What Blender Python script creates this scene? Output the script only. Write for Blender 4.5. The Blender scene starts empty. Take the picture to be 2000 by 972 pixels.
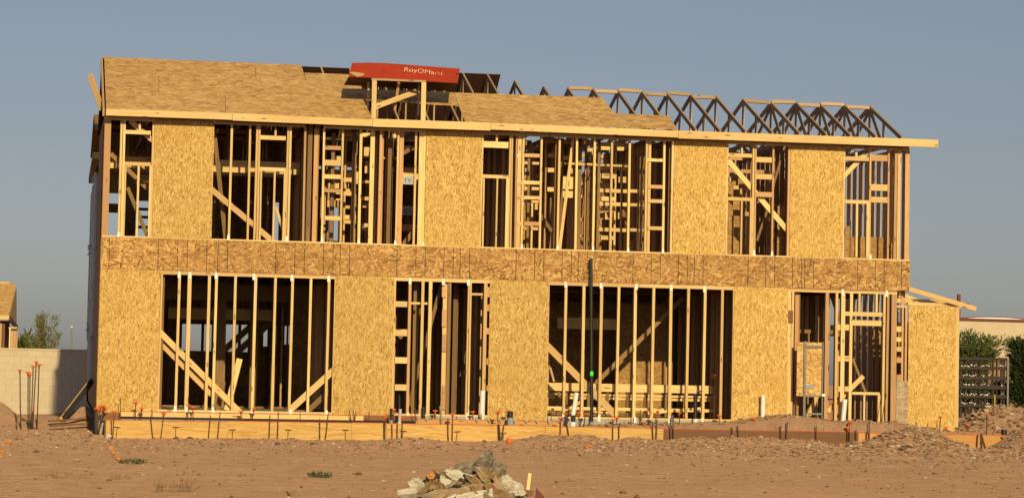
import bpy, math, random
from mathutils import Vector, Matrix, noise as mnoise
R = math.radians
rng = random.Random(11)
SC = bpy.context.scene
COL = SC.collection
PHI = math.pi

# ------------------------------------------------------------------ camera (solved from the photograph)
CAMP = Vector((-0.63625, -49.33471, 0.82167)); F = 4850.0
YAW, PIT, ROLL = R(10.51263), R(2.93841), R(1.17983)
_f = Vector((math.sin(YAW)*math.cos(PIT), math.cos(YAW)*math.cos(PIT), math.sin(PIT)))
_r = _f.cross(Vector((0, 0, 1))).normalized(); _u = _r.cross(_f)
CR = _r*math.cos(ROLL)+_u*math.sin(ROLL); CU = _u*math.cos(ROLL)-_r*math.sin(ROLL); CF = _f
def ray(px, py): return CF+CR*((px-1000)/F)-CU*((py-486)/F)
def at(px, py, Y=0.0):
    d = ray(px, py); return CAMP+d*((Y-CAMP.y)/d.y)
def gz(px, py, z=-0.5):
    d = ray(px, py); return CAMP+d*((z-CAMP.z)/d.z)
def proj(P):
    d = Vector(P)-CAMP; return 1000+F*d.dot(CR)/d.dot(CF), 486-F*d.dot(CU)/d.dot(CF)
cd = bpy.data.cameras.new('Camera'); cam = bpy.data.objects.new('Camera', cd); COL.objects.link(cam)
cd.sensor_fit = 'HORIZONTAL'; cd.sensor_width = 36; cd.lens = F/2000*36; cd.clip_end = 5000; cd.clip_start = 1
M3 = Matrix((CR, CU, -CF)).transposed(); cam.matrix_world = Matrix.Translation(CAMP) @ M3.to_4x4()
SC.camera = cam

# ------------------------------------------------------------------ world, sun
EL, AZ = R(19.0), R(2.2)
w = bpy.data.worlds.new('World'); SC.world = w; w.use_nodes = True
nt = w.node_tree; nt.nodes.clear()
out = nt.nodes.new('ShaderNodeOutputWorld'); bg = nt.nodes.new('ShaderNodeBackground')
sky = nt.nodes.new('ShaderNodeTexSky'); sky.sky_type = 'NISHITA'; sky.sun_disc = False
sky.sun_elevation = EL; sky.sun_rotation = R(177.8); sky.altitude = 350; sky.air_density = 1.0; sky.dust_density = 1.2; sky.ozone_density = 1.0
bg.inputs[1].default_value = 0.05
hs = nt.nodes.new('ShaderNodeHueSaturation'); hs.inputs['Saturation'].default_value = 0.62
tint = nt.nodes.new('ShaderNodeMix'); tint.data_type = 'RGBA'; tint.blend_type = 'MULTIPLY'; tint.inputs[0].default_value = 1; tint.inputs[7].default_value = (.975, .985, 1.11, 1)
nt.links.new(sky.outputs[0], hs.inputs['Color']); nt.links.new(hs.outputs[0], tint.inputs[6]); nt.links.new(tint.outputs[2], bg.inputs[0]); nt.links.new(bg.outputs[0], out.inputs[0])
sd = bpy.data.lights.new('Sun', 'SUN'); sd.energy = 4.1; sd.angle = R(0.55); sd.color = (1.0, 0.805, 0.43)
so = bpy.data.objects.new('Sun', sd); COL.objects.link(so)
sv = Vector((math.sin(AZ)*math.cos(EL), -math.cos(AZ)*math.cos(EL), math.sin(EL)))
so.rotation_euler = sv.to_track_quat('Z', 'Y').to_euler()
SC.view_settings.view_transform = 'Standard'; SC.view_settings.look = 'None'
SC.view_settings.exposure = 0.0; SC.view_settings.gamma = 1
SC.cycles.max_bounces = 6; SC.cycles.diffuse_bounces = 4

# ------------------------------------------------------------------ node helper
class NB:
    def __init__(s, name):
        s.m = bpy.data.materials.new(name); s.m.use_nodes = True; s.t = s.m.node_tree; s.t.nodes.clear()
        s.out = s.n('ShaderNodeOutputMaterial'); s.tc = s.n('ShaderNodeTexCoord'); s.oi = s.n('ShaderNodeObjectInfo')
    def n(s, t, **k):
        o = s.t.nodes.new(t)
        for a, b in k.items(): setattr(o, a, b)
        return o
    def l(s, a, b): s.t.links.new(a, b)
    def mapping(s, src, scale=(1, 1, 1), rot=(0, 0, 0), loc=None):
        m = s.n('ShaderNodeMapping'); s.l(src, m.inputs['Vector']); m.inputs['Scale'].default_value = scale; m.inputs['Rotation'].default_value = rot
        if loc is not None: s.l(loc, m.inputs['Location'])
        return m.outputs[0]
    def noise(s, vec, scale=5, detail=3, rough=.55, dist=0.):
        o = s.n('ShaderNodeTexNoise'); s.l(vec, o.inputs['Vector'])
        o.inputs['Scale'].default_value = scale; o.inputs['Detail'].default_value = detail; o.inputs['Roughness'].default_value = rough; o.inputs['Distortion'].default_value = dist
        return o.outputs['Fac']
    def voro(s, vec, scale=5, feat='F1', dims='3D'):
        o = s.n('ShaderNodeTexVoronoi', feature=feat, voronoi_dimensions=dims); s.l(vec, o.inputs['Vector']); o.inputs['Scale'].default_value = scale
        return o
    def math(s, op, a, b=None, clamp=False):
        o = s.n('ShaderNodeMath', operation=op, use_clamp=clamp)
        for i, v in enumerate((a, b)):
            if v is None: continue
            if isinstance(v, (int, float)): o.inputs[i].default_value = v
            else: s.l(v, o.inputs[i])
        return o.outputs[0]
    def mix(s, f, a, b, mode='MIX'):
        o = s.n('ShaderNodeMix', data_type='RGBA', blend_type=mode)
        for i, v in ((0, f), (6, a), (7, b)):
            if isinstance(v, (int, float)): o.inputs[i].default_value = v
            elif isinstance(v, tuple): o.inputs[i].default_value = (*v, 1)
            else: s.l(v, o.inputs[i])
        return o.outputs[2]
    def ramp(s, f, stops):
        o = s.n('ShaderNodeValToRGB'); s.l(f, o.inputs[0]); e = o.color_ramp.elements
        while len(e) < len(stops): e.new(.5)
        for i, (p, c) in enumerate(stops):
            e[i].position = p; e[i].color = (*c, 1) if isinstance(c, tuple) else (c, c, c, 1)
        return o.outputs[0]
    def randvec(s, k=37.):
        c = s.n('ShaderNodeCombineXYZ'); a = s.math('MULTIPLY', s.oi.outputs['Random'], k)
        s.l(a, c.inputs[0]); b = s.math('MULTIPLY', s.oi.outputs['Random'], k*1.7); s.l(b, c.inputs[1]); s.l(b, c.inputs[2]); return c.outputs[0]
    def done(s, col, rough=.8, bump=None, bs=.3, bd=.01, metal=0., diff_rough=None, spec=.3):
        if diff_rough is not None:
            p = s.n('ShaderNodeBsdfDiffuse'); p.inputs['Roughness'].default_value = diff_rough; ci = p.inputs['Color']
        else:
            p = s.n('ShaderNodeBsdfPrincipled'); p.inputs['Roughness'].default_value = rough; p.inputs['Metallic'].default_value = metal
            p.inputs['Specular IOR Level'].default_value = spec; ci = p.inputs['Base Color']
        if isinstance(col, tuple): ci.default_value = (*col, 1)
        else: s.l(col, ci)
        if bump is not None:
            b = s.n('ShaderNodeBump'); b.inputs['Strength'].default_value = bs; b.inputs['Distance'].default_value = bd
            s.l(bump, b.inputs['Height']); s.l(b.outputs[0], p.inputs['Normal'])
        s.l(p.outputs[0], s.out.inputs['Surface']); return s.m

def m_lumber(name, pale, dark, pink, knot=(.16, .075, .03)):
    b = NB(name); v = b.mapping(b.tc.outputs['Object'], loc=b.randvec())
    g = b.noise(b.mapping(v, (1.2, 26, 26)), 1.6, 4, .6)
    g2 = b.noise(b.mapping(v, (.5, 3, 3)), 1.0, 2)
    c = b.ramp(g, [(.33, dark), (.62, pale)])
    c = b.mix(b.math('MULTIPLY', b.math('SUBTRACT', g2, .42, True), 2.2, True), c, pink)
    c = b.mix(b.math('MULTIPLY', b.math('GREATER_THAN', b.oi.outputs['Random'], .68), .55), c, pink)
    k = b.voro(b.mapping(v, (2.2, 9, 9)), 1.0)
    kk = b.math('LESS_THAN', k.outputs['Distance'], .13)
    kk = b.math('MULTIPLY', kk, .75)
    c = b.mix(kk, c, knot)
    h = b.n('ShaderNodeHueSaturation'); b.l(c, h.inputs['Color'])
    vv = b.math('ADD', b.math('MULTIPLY', b.math('FRACT', b.math('MULTIPLY', b.oi.outputs['Random'], 13.7)), .34), .80); b.l(vv, h.inputs['Value'])
    return b.done(h.outputs[0], .7, g, .15, .004)

def m_osb(name, stops, ln, wd, rots, contrast_mix=.5, lines=False, big=.25, warp=.045, lgm=1.2):
    b = NB(name); v = b.mapping(b.tc.outputs['Object'], loc=b.randvec())
    wn = b.n('ShaderNodeTexNoise'); b.l(v, wn.inputs['Vector']); wn.inputs['Scale'].default_value = 9; wn.inputs['Detail'].default_value = 2
    add = b.n('ShaderNodeVectorMath', operation='MULTIPLY_ADD'); b.l(wn.outputs['Color'], add.inputs[0]); add.inputs[1].default_value = (warp, warp, 0); b.l(v, add.inputs[2])
    vals = []
    for i, r in enumerate(rots):
        mp = b.mapping(add.outputs[0], (1, 1, 0), (0, 0, R(r)))
        mp = b.mapping(mp, (1/ln, 1/wd, 0)); vo = b.voro(mp, 1.0, dims='2D')
        sp = b.n('ShaderNodeSeparateColor'); b.l(vo.outputs['Color'], sp.inputs[0]); vals.append((sp.outputs[0], sp.outputs[1]))
    cur, pr = vals[0]
    for a, p2 in vals[1:]:
        sel = b.math('GREATER_THAN', p2, pr)
        m = b.n('ShaderNodeMix', data_type='FLOAT'); b.l(sel, m.inputs[0]); b.l(cur, m.inputs[2]); b.l(a, m.inputs[3]); cur = m.outputs[0]
        m = b.n('ShaderNodeMix', data_type='FLOAT'); b.l(sel, m.inputs[0]); b.l(pr, m.inputs[2]); b.l(p2, m.inputs[3]); pr = m.outputs[0]
    fine = b.noise(b.mapping(v, (14, 60, 1)), 1.0, 2)
    val = b.math('ADD', b.math('MULTIPLY', cur, 1-big), b.math('MULTIPLY', fine, big))
    c = b.ramp(val, stops)
    lg = b.noise(b.mapping(v, (.8, .8, .8)), 1.3, 3)
    c = b.mix(b.math('MULTIPLY', b.math('SUBTRACT', lg, .4, True), lgm, True), c, stops[1][1])
    if lines:
        sx = b.n('ShaderNodeSeparateXYZ'); b.l(b.tc.outputs['Object'], sx.inputs[0])
        a = b.math('MULTIPLY', sx.outputs[0], 1/.1905); fr = b.math('FRACT', a); fl = b.math('FLOOR', a)
        wn2 = b.n('ShaderNodeTexWhiteNoise', noise_dimensions='1D'); b.l(fl, wn2.inputs['W'])
        ln_ = b.math('MULTIPLY', b.math('LESS_THAN', fr, .085), b.math('GREATER_THAN', wn2.outputs['Value'], .30))
        bk = b.math('GREATER_THAN', b.noise(b.mapping(v, (3, 9, 3)), 2.0, 1), .36)
        c = b.mix(b.math('MULTIPLY', b.math('MULTIPLY', ln_, bk), .85), c, (.06, .03, .015))
        hl = b.math('LESS_THAN', b.math('ABSOLUTE', b.math('ADD', sx.outputs[1], -.02)), .006)
        c = b.mix(b.math('MULTIPLY', b.math('MULTIPLY', hl, bk), .45), c, (.08, .04, .02))
    h = b.n('ShaderNodeHueSaturation'); b.l(c, h.inputs['Color'])
    b.l(b.math('ADD', b.math('MULTIPLY', b.oi.outputs['Random'], .14), .93), h.inputs['Value'])
    return b.done(h.outputs[0], .75, val, .25, .004)

def m_plain(name, c1, c2=None, sc=6, rough=.7, metal=0., spec=.3, stretch=(1, 1, 1)):
    b = NB(name)
    if c2 is None: return b.done(c1, rough, metal=metal, spec=spec)
    g = b.noise(b.mapping(b.tc.outputs['Object'], stretch, loc=b.randvec()), sc, 4, .6)
    return b.done(b.ramp(g, [(.35, c1), (.65, c2)]), rough, g, .2, .005, metal=metal, spec=spec)

M = {}
M['lumber'] = m_lumber('pine_lumber', (.84, .61, .28), (.70, .47, .19), (.64, .39, .165))
M['stud_pink'] = m_lumber('fir_lumber', (.60, .36, .175), (.48, .265, .12), (.55, .30, .145))
M['truss'] = m_lumber('truss_lumber', (.50, .355, .215), (.40, .27, .16), (.44, .29, .17))
M['inner'] = m_lumber('shade_dark_lumber', (.30, .18, .075), (.21, .12, .048), (.20, .11, .046))  # lumber copy darkened, so the shade of the rooms is in its colour
M['osb'] = m_osb('osb_wall', [(.10, (.24, .105, .024)), (.32, (.49, .295, .078)), (.60, (.58, .375, .112)), (.86, (.76, .54, .21))], .075, .015, (-75, 70, 40, 92, -50, 105))
M['osb_rim'] = m_osb('osb_rim', [(.12, (.17, .075, .022)), (.36, (.37, .19, .058)), (.62, (.48, .265, .085)), (.84, (.68, .44, .18))], .15, .026, (-18, 22, 60, 4, -40, 100), lines=True)
M['osb_roof'] = m_osb('osb_roof', [(.08, (.32, .15, .045)), (.34, (.56, .325, .118)), (.62, (.62, .375, .145)), (.88, (.78, .53, .24))], .15, .048, (-7, 9, 2, 14, -14), warp=.018, lgm=.5)
M['osb_shaded'] = m_osb('osb_shade_dark', [(.12, (.20, .09, .03)), (.36, (.33, .18, .06)), (.62, (.38, .21, .075)), (.86, (.48, .31, .13))], .11, .022, (-30, 30, 70, 10))  # OSB copy with indoor shade put into its tones
M['ply'] = m_osb('form_plywood', [(.1, (.42, .22, .06)), (.36, (.57, .34, .105)), (.62, (.62, .38, .125)), (.9, (.70, .46, .18))], .5, .03, (2, -4, 6), big=.4)
M['osb_board'] = m_osb('osb_board', [(.12, (.30, .14, .04)), (.36, (.54, .31, .10)), (.62, (.64, .40, .14)), (.84, (.80, .57, .26))], .14, .03, (-18, 22, 60, 4, 100))
M['form_dark'] = m_lumber('wet_form_lumber', (.20, .095, .045), (.13, .06, .03), (.23, .11, .05))
M['form_orange'] = m_lumber('form_lumber_orange', (.62, .33, .11), (.50, .26, .08), (.58, .29, .10))
M['red'] = None
M['orange_edge'] = m_plain('red_edge_paint', (.50, .10, .03))
M['cap'] = m_plain('orange_cap', (.85, .17, .045), (.72, .13, .035), 20, .5)
M['rebar'] = m_plain('rusty_steel', (.075, .05, .04), (.13, .08, .055), 30, .7, .3)
M['pvc'] = m_plain('white_pvc', (.80, .79, .76), (.74, .73, .70), 5, .35, spec=.5)
M['abs'] = m_plain('black_abs', (.012, .012, .013), (.02, .02, .02), 5, .4, spec=.5)
M['galv'] = m_plain('galvanised', (.23, .22, .20), (.17, .165, .155), 14, .6, .1)
M['greyp'] = m_plain('grey_plastic', (.30, .31, .34))
M['strap'] = m_plain('strap_steel', (.80, .80, .78), None, rough=.5)
M['wrap'] = m_plain('house_wrap', (.55, .57, .60), (.40, .42, .46), 8, .6)
M['wrapink'] = m_plain('wrap_ink', (.04, .06, .12))
M['concrete'] = m_plain('concrete', (.42, .39, .34), (.33, .31, .27), 4, .85)
M['black'] = m_plain('black_rubber', (.012, .010, .010))
M['felt'] = m_plain('felt', (.05, .05, .05))

def m_red():
    b = NB('red_coated_panel'); v = b.tc.outputs['Object']
    g = b.noise(b.mapping(v, (2, 25, 2)), 1.5, 4)
    c = b.ramp(g, [(.3, (.36, .036, .014)), (.7, (.48, .058, .022))])
    sp = b.noise(b.mapping(v, (3, 3, 3)), 2.2, 3)
    c = b.mix(b.math('MULTIPLY', b.math('GREATER_THAN', sp, .68), .8), c, (.06, .01, .008))
    return b.done(c, .6, g, .1, .003)
M['red'] = m_red()
M['underside_shade'] = m_plain('shaded_brown_sheet', (.085, .035, .022), (.06, .024, .016), 8, .8)  # brown darkened to stand in for shade on the sheet undersides
def m_letter():
    b = NB('faded_lettering'); g = b.noise(b.mapping(b.tc.outputs['Object'], (5, 5, 5)), 1.3, 3)
    return b.done(b.ramp(g, [(.34, (.56, .14, .08)), (.52, (.80, .54, .38))]), .6)
M['letter'] = m_letter()
M['text_pale'] = m_plain('pale_print', (.75, .42, .28))
def m_block():
    b = NB('block_wall'); br = b.n('ShaderNodeTexBrick'); b.l(b.mapping(b.tc.outputs['Object']), br.inputs['Vector'])
    br.inputs['Scale'].default_value = 1; br.inputs['Brick Width'].default_value = .406; br.inputs['Row Height'].default_value = .203; br.inputs['Mortar Size'].default_value = .006
    br.inputs['Mortar Smooth'].default_value = .2; br.inputs['Color1'].default_value = (.60, .50, .37, 1); br.inputs['Color2'].default_value = (.55, .455, .33, 1); br.inputs['Mortar'].default_value = (.40, .33, .24, 1)
    g = b.noise(b.tc.outputs['Object'], 14, 4)
    c = b.mix(.35, br.outputs['Color'], b.ramp(g, [(.3, (.44, .36, .26)), (.7, (.64, .54, .41))]))
    return b.done(c, .9, br.outputs['Fac'], -.4, .01)
M['block'] = m_block()
M['stucco'] = m_plain('tan_stucco', (.58, .47, .33), (.54, .43, .30), 1.2, .9)
M['maroon'] = m_plain('maroon_trim', (.16, .045, .035))
M['brownwall'] = m_plain('brown_masonry', (.33, .19, .115), (.28, .16, .095), 3, .9)
M['darksteel'] = m_plain('dark_steel', (.045, .022, .016), (.03, .018, .014), 8, .6)
M['tag'] = m_plain('white_tag', (.75, .75, .72))
M['bark'] = m_plain('bark', (.20, .13, .08), (.13, .085, .055), 12, .9)
def m_leaf(name, a, c):
    b = NB(name); g = b.n('ShaderNodeNewGeometry'); col = b.ramp(g.outputs['Random Per Island'], [(0, a), (1, c)])
    d = b.n('ShaderNodeBsdfDiffuse'); t = b.n('ShaderNodeBsdfTranslucent'); b.l(col, d.inputs[0]); b.l(col, t.inputs[0])
    m = b.n('ShaderNodeMixShader'); m.inputs[0].default_value = .3; b.l(d.outputs[0], m.inputs[1]); b.l(t.outputs[0], m.inputs[2]); b.l(m.outputs[0], b.out.inputs['Surface']); return b.m
M['leaf_pale'] = m_leaf('pale_leaves', (.16, .17, .065), (.30, .29, .13))
M['leaf_green'] = m_leaf('green_leaves', (.08, .11, .035), (.19, .22, .075))
M['leaf_dark'] = m_leaf('dark_leaves', (.03, .045, .018), (.09, .115, .04))
M['weed'] = m_leaf('weed_leaves', (.07, .10, .035), (.20, .23, .10))
M['dry'] = m_leaf('dry_stems', (.28, .17, .07), (.40, .26, .11))
def m_ground():
    b = NB('desert_soil'); P = b.n('ShaderNodeNewGeometry').outputs['Position']
    n1 = b.noise(b.mapping(P, (.25, .12, .25)), 1.0, 4); n2 = b.noise(P, 5.0, 5, .65); n3 = b.noise(P, 26, 3, .7)
    c = b.ramp(n2, [(.3, (.24, .146, .094)), (.68, (.405, .254, .170))])
    c = b.mix(b.math('MULTIPLY', b.math('SUBTRACT', n1, .35, True), 2.0, True), c, (.38, .224, .147), 'MIX')
    vo = b.voro(b.mapping(P, (1, 1, 1)), 16.0); sp = b.n('ShaderNodeSeparateColor'); b.l(vo.outputs['Color'], sp.inputs[0])
    peb = b.math('MULTIPLY', b.math('LESS_THAN', vo.outputs['Distance'], .22), b.math('GREATER_THAN', sp.outputs[0], .72))
    pc = b.ramp(sp.outputs[1], [(0, (.16, .11, .085)), (.5, (.36, .26, .19)), (1, (.62, .53, .43))])
    c = b.mix(b.math('MULTIPLY', peb, .85), c, pc)
    st = b.noise(b.mapping(P, (.10, 2.2, .1)), 1.0, 4, .6); c = b.mix(b.math('MULTIPLY', b.math('SUBTRACT', st, .46, True), 2.2, True), c, (.26, .155, .105))
    dk = b.voro(b.mapping(P, (1, 1, 1)), 9.0); c = b.mix(b.math('MULTIPLY', b.math('LESS_THAN', dk.outputs['Distance'], .17), .5), c, (.14, .085, .055))
    h = b.math('ADD', b.math('MULTIPLY', n2, .6), b.math('MULTIPLY', n3, .4))
    return b.done(c, bump=h, bs=.8, bd=.05, diff_rough=1.0)
M['ground'] = m_ground()
def m_clod():
    b = NB('soil_clod'); g = b.n('ShaderNodeNewGeometry')
    c = b.ramp(g.outputs['Random Per Island'], [(0, (.13, .08, .055)), (.45, (.30, .185, .12)), (.9, (.38, .25, .165)), (1, (.55, .45, .35))])
    return b.done(c, diff_rough=1.0)
M['clod'] = m_clod()
M['orange_paint'] = None
def m_opaint():
    b = NB('orange_marking_dust'); g = b.noise(b.n('ShaderNodeNewGeometry').outputs['Position'], 4, 4, .7)
    d = b.n('ShaderNodeBsdfDiffuse'); d.inputs[0].default_value = (.62, .25, .075, 1); d.inputs[1].default_value = 1
    t = b.n('ShaderNodeBsdfTransparent'); m = b.n('ShaderNodeMixShader'); b.l(b.math('GREATER_THAN', g, .47), m.inputs[0])
    b.l(t.outputs[0], m.inputs[1]); b.l(d.outputs[0], m.inputs[2]); b.l(m.outputs[0], b.out.inputs['Surface']); return b.m
M['orange_paint'] = m_opaint()

# ------------------------------------------------------------------ object helpers
W = {}
def link(name, me, mats, parent=None, mw=None):
    o = bpy.data.objects.new(name, me); COL.objects.link(o)
    if me is not None:
        for m in (mats if isinstance(mats, (list, tuple)) else [mats]):
            if m.name not in me.materials: me.materials.append(m)
    mw = mw or Matrix.Identity(4); W[o] = mw; o.matrix_basis = mw
    if parent is not None:
        o.parent = parent; o.matrix_parent_inverse = W[parent].inverted()
    return o
def thing(o, label, cat, group=None):
    o['label'] = label; o['category'] = cat
    if group: o['group'] = group
    return o
def empty(name, loc, label, cat, group=None):
    o = bpy.data.objects.new(name, None); COL.objects.link(o); W[o] = Matrix.Translation(loc); o.location = loc; o.empty_display_size = .2
    return thing(o, label, cat, group)
def mesh(name, v, f, smooth=False):
    me = bpy.data.meshes.new(name); me.from_pydata([tuple(p) for p in v], [], f); me.update()
    if smooth:
        for p in me.polygons: p.use_smooth = True
    return me
BOXF = [(0, 1, 3, 2), (4, 6, 7, 5), (0, 4, 5, 1), (2, 3, 7, 6), (0, 2, 6, 4), (1, 5, 7, 3)]
def box_me(name, x0, x1, y0, y1, z0, z1):
    return mesh(name, [(x, y, z) for x in (x0, x1) for y in (y0, y1) for z in (z0, z1)], BOXF)
def board(name, A, B, wid, thk, mat, parent, up=(0, 0, 1), off=(0, 0, 0)):
    """board whose long axis runs A to B; 'wid' is measured along up x axis, 'thk' along the remaining axis."""
    A = Vector(A)+Vector(off); B = Vector(B)+Vector(off); x = (B-A); L = x.length; x.normalize()
    z = Vector(up); z = (z-x*z.dot(x)).normalized(); y = z.cross(x)
    mw = Matrix((x, y, z)).transposed().to_4x4(); mw.translation = (A+B)/2
    return link(name, box_me(name, -L/2, L/2, -wid/2, wid/2, -thk/2, thk/2), mat, parent, mw)
def blk(name, x0, x1, y0, y1, z0, z1, mat, parent, axis='z'):
    """axis aligned member; the grain runs along 'axis'."""
    c = Vector(((x0+x1)/2, (y0+y1)/2, (z0+z1)/2)); d = (x1-x0, y1-y0, z1-z0)
    ax = {'x': ((1, 0, 0), (0, 1, 0), (0, 0, 1)), 'y': ((0, 1, 0), (-1, 0, 0), (0, 0, 1)), 'z': ((0, 0, 1), (1, 0, 0), (0, 1, 0))}[axis]
    dd = {'x': d, 'y': (d[1], d[0], d[2]), 'z': (d[2], d[0], d[1])}[axis]
    mw = Matrix([Vector(a) for a in ax]).transposed().to_4x4(); mw.translation = c
    return link(name, box_me(name, -dd[0]/2, dd[0]/2, -dd[1]/2, dd[1]/2, -dd[2]/2, dd[2]/2), mat, parent, mw)
def panel(name, x0, x1, z0, z1, y0, y1, mat, parent, tall=False):
    """sheet standing in the facade plane; object x,y lie in the sheet."""
    c = Vector(((x0+x1)/2, (y0+y1)/2, (z0+z1)/2)); mw = Matrix((Vector((1, 0, 0)), Vector((0, 0, 1)), Vector((0, -1, 0)))).transposed().to_4x4(); mw.translation = c
    a, b, t = (x1-x0)/2, (z1-z0)/2, (y1-y0)/2
    return link(name, box_me(name, -a, a, -b, b, -t, t), mat, parent, mw)
def sidep(name, X0, X1, y0, y1, z0, z1, mat, parent):
    c = Vector(((X0+X1)/2, (y0+y1)/2, (z0+z1)/2)); mw = Matrix((Vector((0, 1, 0)), Vector((0, 0, 1)), Vector((1, 0, 0)))).transposed().to_4x4(); mw.translation = c
    a, b, t = (y1-y0)/2, (z1-z0)/2, (X1-X0)/2
    return link(name, box_me(name, -a, a, -b, b, -t, t), mat, parent, mw)
def ring_tube(pts, rads, n=8, cap=True):
    v = []; f = []
    for i, p in enumerate(pts):
        p = Vector(p); t = (Vector(pts[min(i+1, len(pts)-1)])-Vector(pts[max(i-1, 0)])).normalized()
        a = t.cross(Vector((0, 0, 1)) if abs(t.z) < .9 else Vector((1, 0, 0))).normalized(); b = t.cross(a)
        for k in range(n):
            th = 2*PHI*k/n; v.append(p+(a*math.cos(th)+b*math.sin(th))*rads[i])
    for i in range(len(pts)-1):
        for k in range(n):
            f.append((i*n+k, i*n+(k+1) % n, (i+1)*n+(k+1) % n, (i+1)*n+k))
    if cap: f.append(tuple(range(n))[::-1]); f.append(tuple(range((len(pts)-1)*n, len(pts)*n)))
    return v, f
def tube(name, pts, rads, mat, parent=None, n=8):
    if not isinstance(rads, (list, tuple)): rads = [rads]*len(pts)
    v, f = ring_tube(pts, rads, n); return link(name, mesh(name, v, f, True), mat, parent)
def hollow(name, A, B, ro, ri, mat, parent=None, n=14):
    A = Vector(A); B = Vector(B); t = (B-A).normalized()
    v, f = ring_tube([A, B, B-t*.001, B-t*min(.15, (B-A).length*.6)], [ro, ro, ri, ri], n); return link(name, mesh(name, v, f, False), mat, parent)
def jit(a): return rng.uniform(-a, a)
_k = [0]
def eps():
    _k[0] += 1; return .002+(_k[0] % 23)*.0003

# ------------------------------------------------------------------ heights
Z1, ZB, ZT = 2.77, 3.384, 5.79
XL, XR = at(198.5, 463).x, at(1777, 510).x
house = empty('unfinished_house', (0, 0, 0), 'two storey wooden house frame with bare boards and open studs', 'house')
H = house
gf = link('wall_frame', box_me('wall_frame', XL+.003, XR-.003, .004, .092, .001, .039), M['lumber'], H)      # ground floor bottom plate
uf = link('wall_frame', box_me('wall_frame', XL+.003, XR-.003, .004, .092, ZB+.001, ZB+.039), M['lumber'], H)  # upper bottom plate
D = .140
def vm(par, xl, xr, yref, z0, z1, mat='lumber', Y=0., dep=.09, name='stud', bend=None):
    a, b = at(xl, yref, Y).x, at(xr, yref, Y).x
    e = eps(); o = blk(name, a, b, Y+e, Y+dep+e*.3, z0, z1, M[mat], par, 'z')
    W[o] = W[o] @ Matrix.Rotation(jit(.0035), 4, 'Y') @ Matrix.Rotation(jit(.0035), 4, 'Z'); o.matrix_basis = W[o]; return o
def hm(par, xl, xr, yt, yb, mat='lumber', Y=0., dep=.085, name='blocking'):
    xm = (xl+xr)/2; a, b = at(xl, (yt+yb)/2, Y).x, at(xr, (yt+yb)/2, Y).x; zt, zb = at(xm, yt, Y).z, at(xm, yb, Y).z
    e = eps(); return blk(name, a, b, Y+e+.004, Y+dep+e*.3, zb, zt, M[mat], par, 'x')
def br(par, p, q, wpx, mat='lumber', Y=.12, Y2=None, thk=.038, name='brace'):
    A, B = at(*p, Y), at(*q, Y2 if Y2 is not None else Y)
    return board(name, A, B, wpx/95., thk, M[mat], par, up=(0, -1, 0))
def zs(par): return (.041, 2.690) if par is gf else (ZB+.041, 5.70)
def stud(par, xl, xr, yref, mat='lumber', Y=0., dep=.09, zt=None, zb=None):
    z0, z1 = zs(par)
    return vm(par, xl, xr, yref, zb if zb is not None else z0, zt if zt is not None else z1, mat, Y, dep)
def cripple(par, xl, xr, yt, yb, mat='lumber', Y=0., dep=.085):
    xm = (xl+xr)/2
    return vm(par, xl, xr, (yt+yb)/2, at(xm, yb, Y).z, at(xm, yt, Y).z, mat, Y, dep, 'cripple_stud')

# plates
def plates(par, z0, z1, segs):
    for k, (a, b) in enumerate(segs):
        xa, xb = at(a, 600 if par is gf else 300).x, at(b, 600 if par is gf else 300).x
        zm = (z0+z1)/2
        blk('top_plate', xa, xb, .003+.001*(k % 3), .088, z0, zm-.001, M['lumber'], par, 'x')
        blk('top_plate', xa, xb, .004+.001*(k % 3), .089, zm+.001, z1, M['stud_pink' if k % 2 else 'lumber'], par, 'x')
plates(gf, 2.692, Z1-.002, [(197, 420), (420, 660), (660, 960), (960, 1250), (1250, 1436), (1436, 1752)])
plates(uf, 5.702, ZT, [(203, 420), (420, 596), (631, 830), (830, 1008), (1008, 1200), (1200, 1420), (1420, 1640), (1640, 1776)])

# ---- sheathing panels
def sheath(par, l, r, yref, z0, z1):
    a, b = at(l, yref).x, at(r, yref).x
    return panel('sheathing_panel', a, b, z0, z1, -.0125, -.001, M['osb'], par)
zlo = -.06
for l, r, y in ((192.5, 310.5, 665), (652.5, 766.5, 670), (954.5, 1069.5, 680), (1432, 1538, 690)):
    sheath(gf, l, r, y, zlo, Z1-.004)
for l, r, y in ((300, 416, 350), (830.5, 939, 365), (1315, 1418, 385), (1543, 1647, 390)):
    sheath(uf, l, r, y, ZB+.012, 5.795)
# ---- rim band (several sheets end to end)
xs = [XL, XL+2.2, XL+4.63, XL+7.06, XL+9.49, XL+11.92, XL+14.35, XR]
for a, b in zip(xs, xs[1:]):
    panel('rim_panel', a+.001, b-.001, Z1, ZB+.008, -.016, -.002, M['osb_rim'], H)
# nailing ledge on top of the band
blk('band_ledge', XL, XR, -.02, -.002, ZB+.0085, ZB+.022, M['lumber'], H, 'x')

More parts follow.
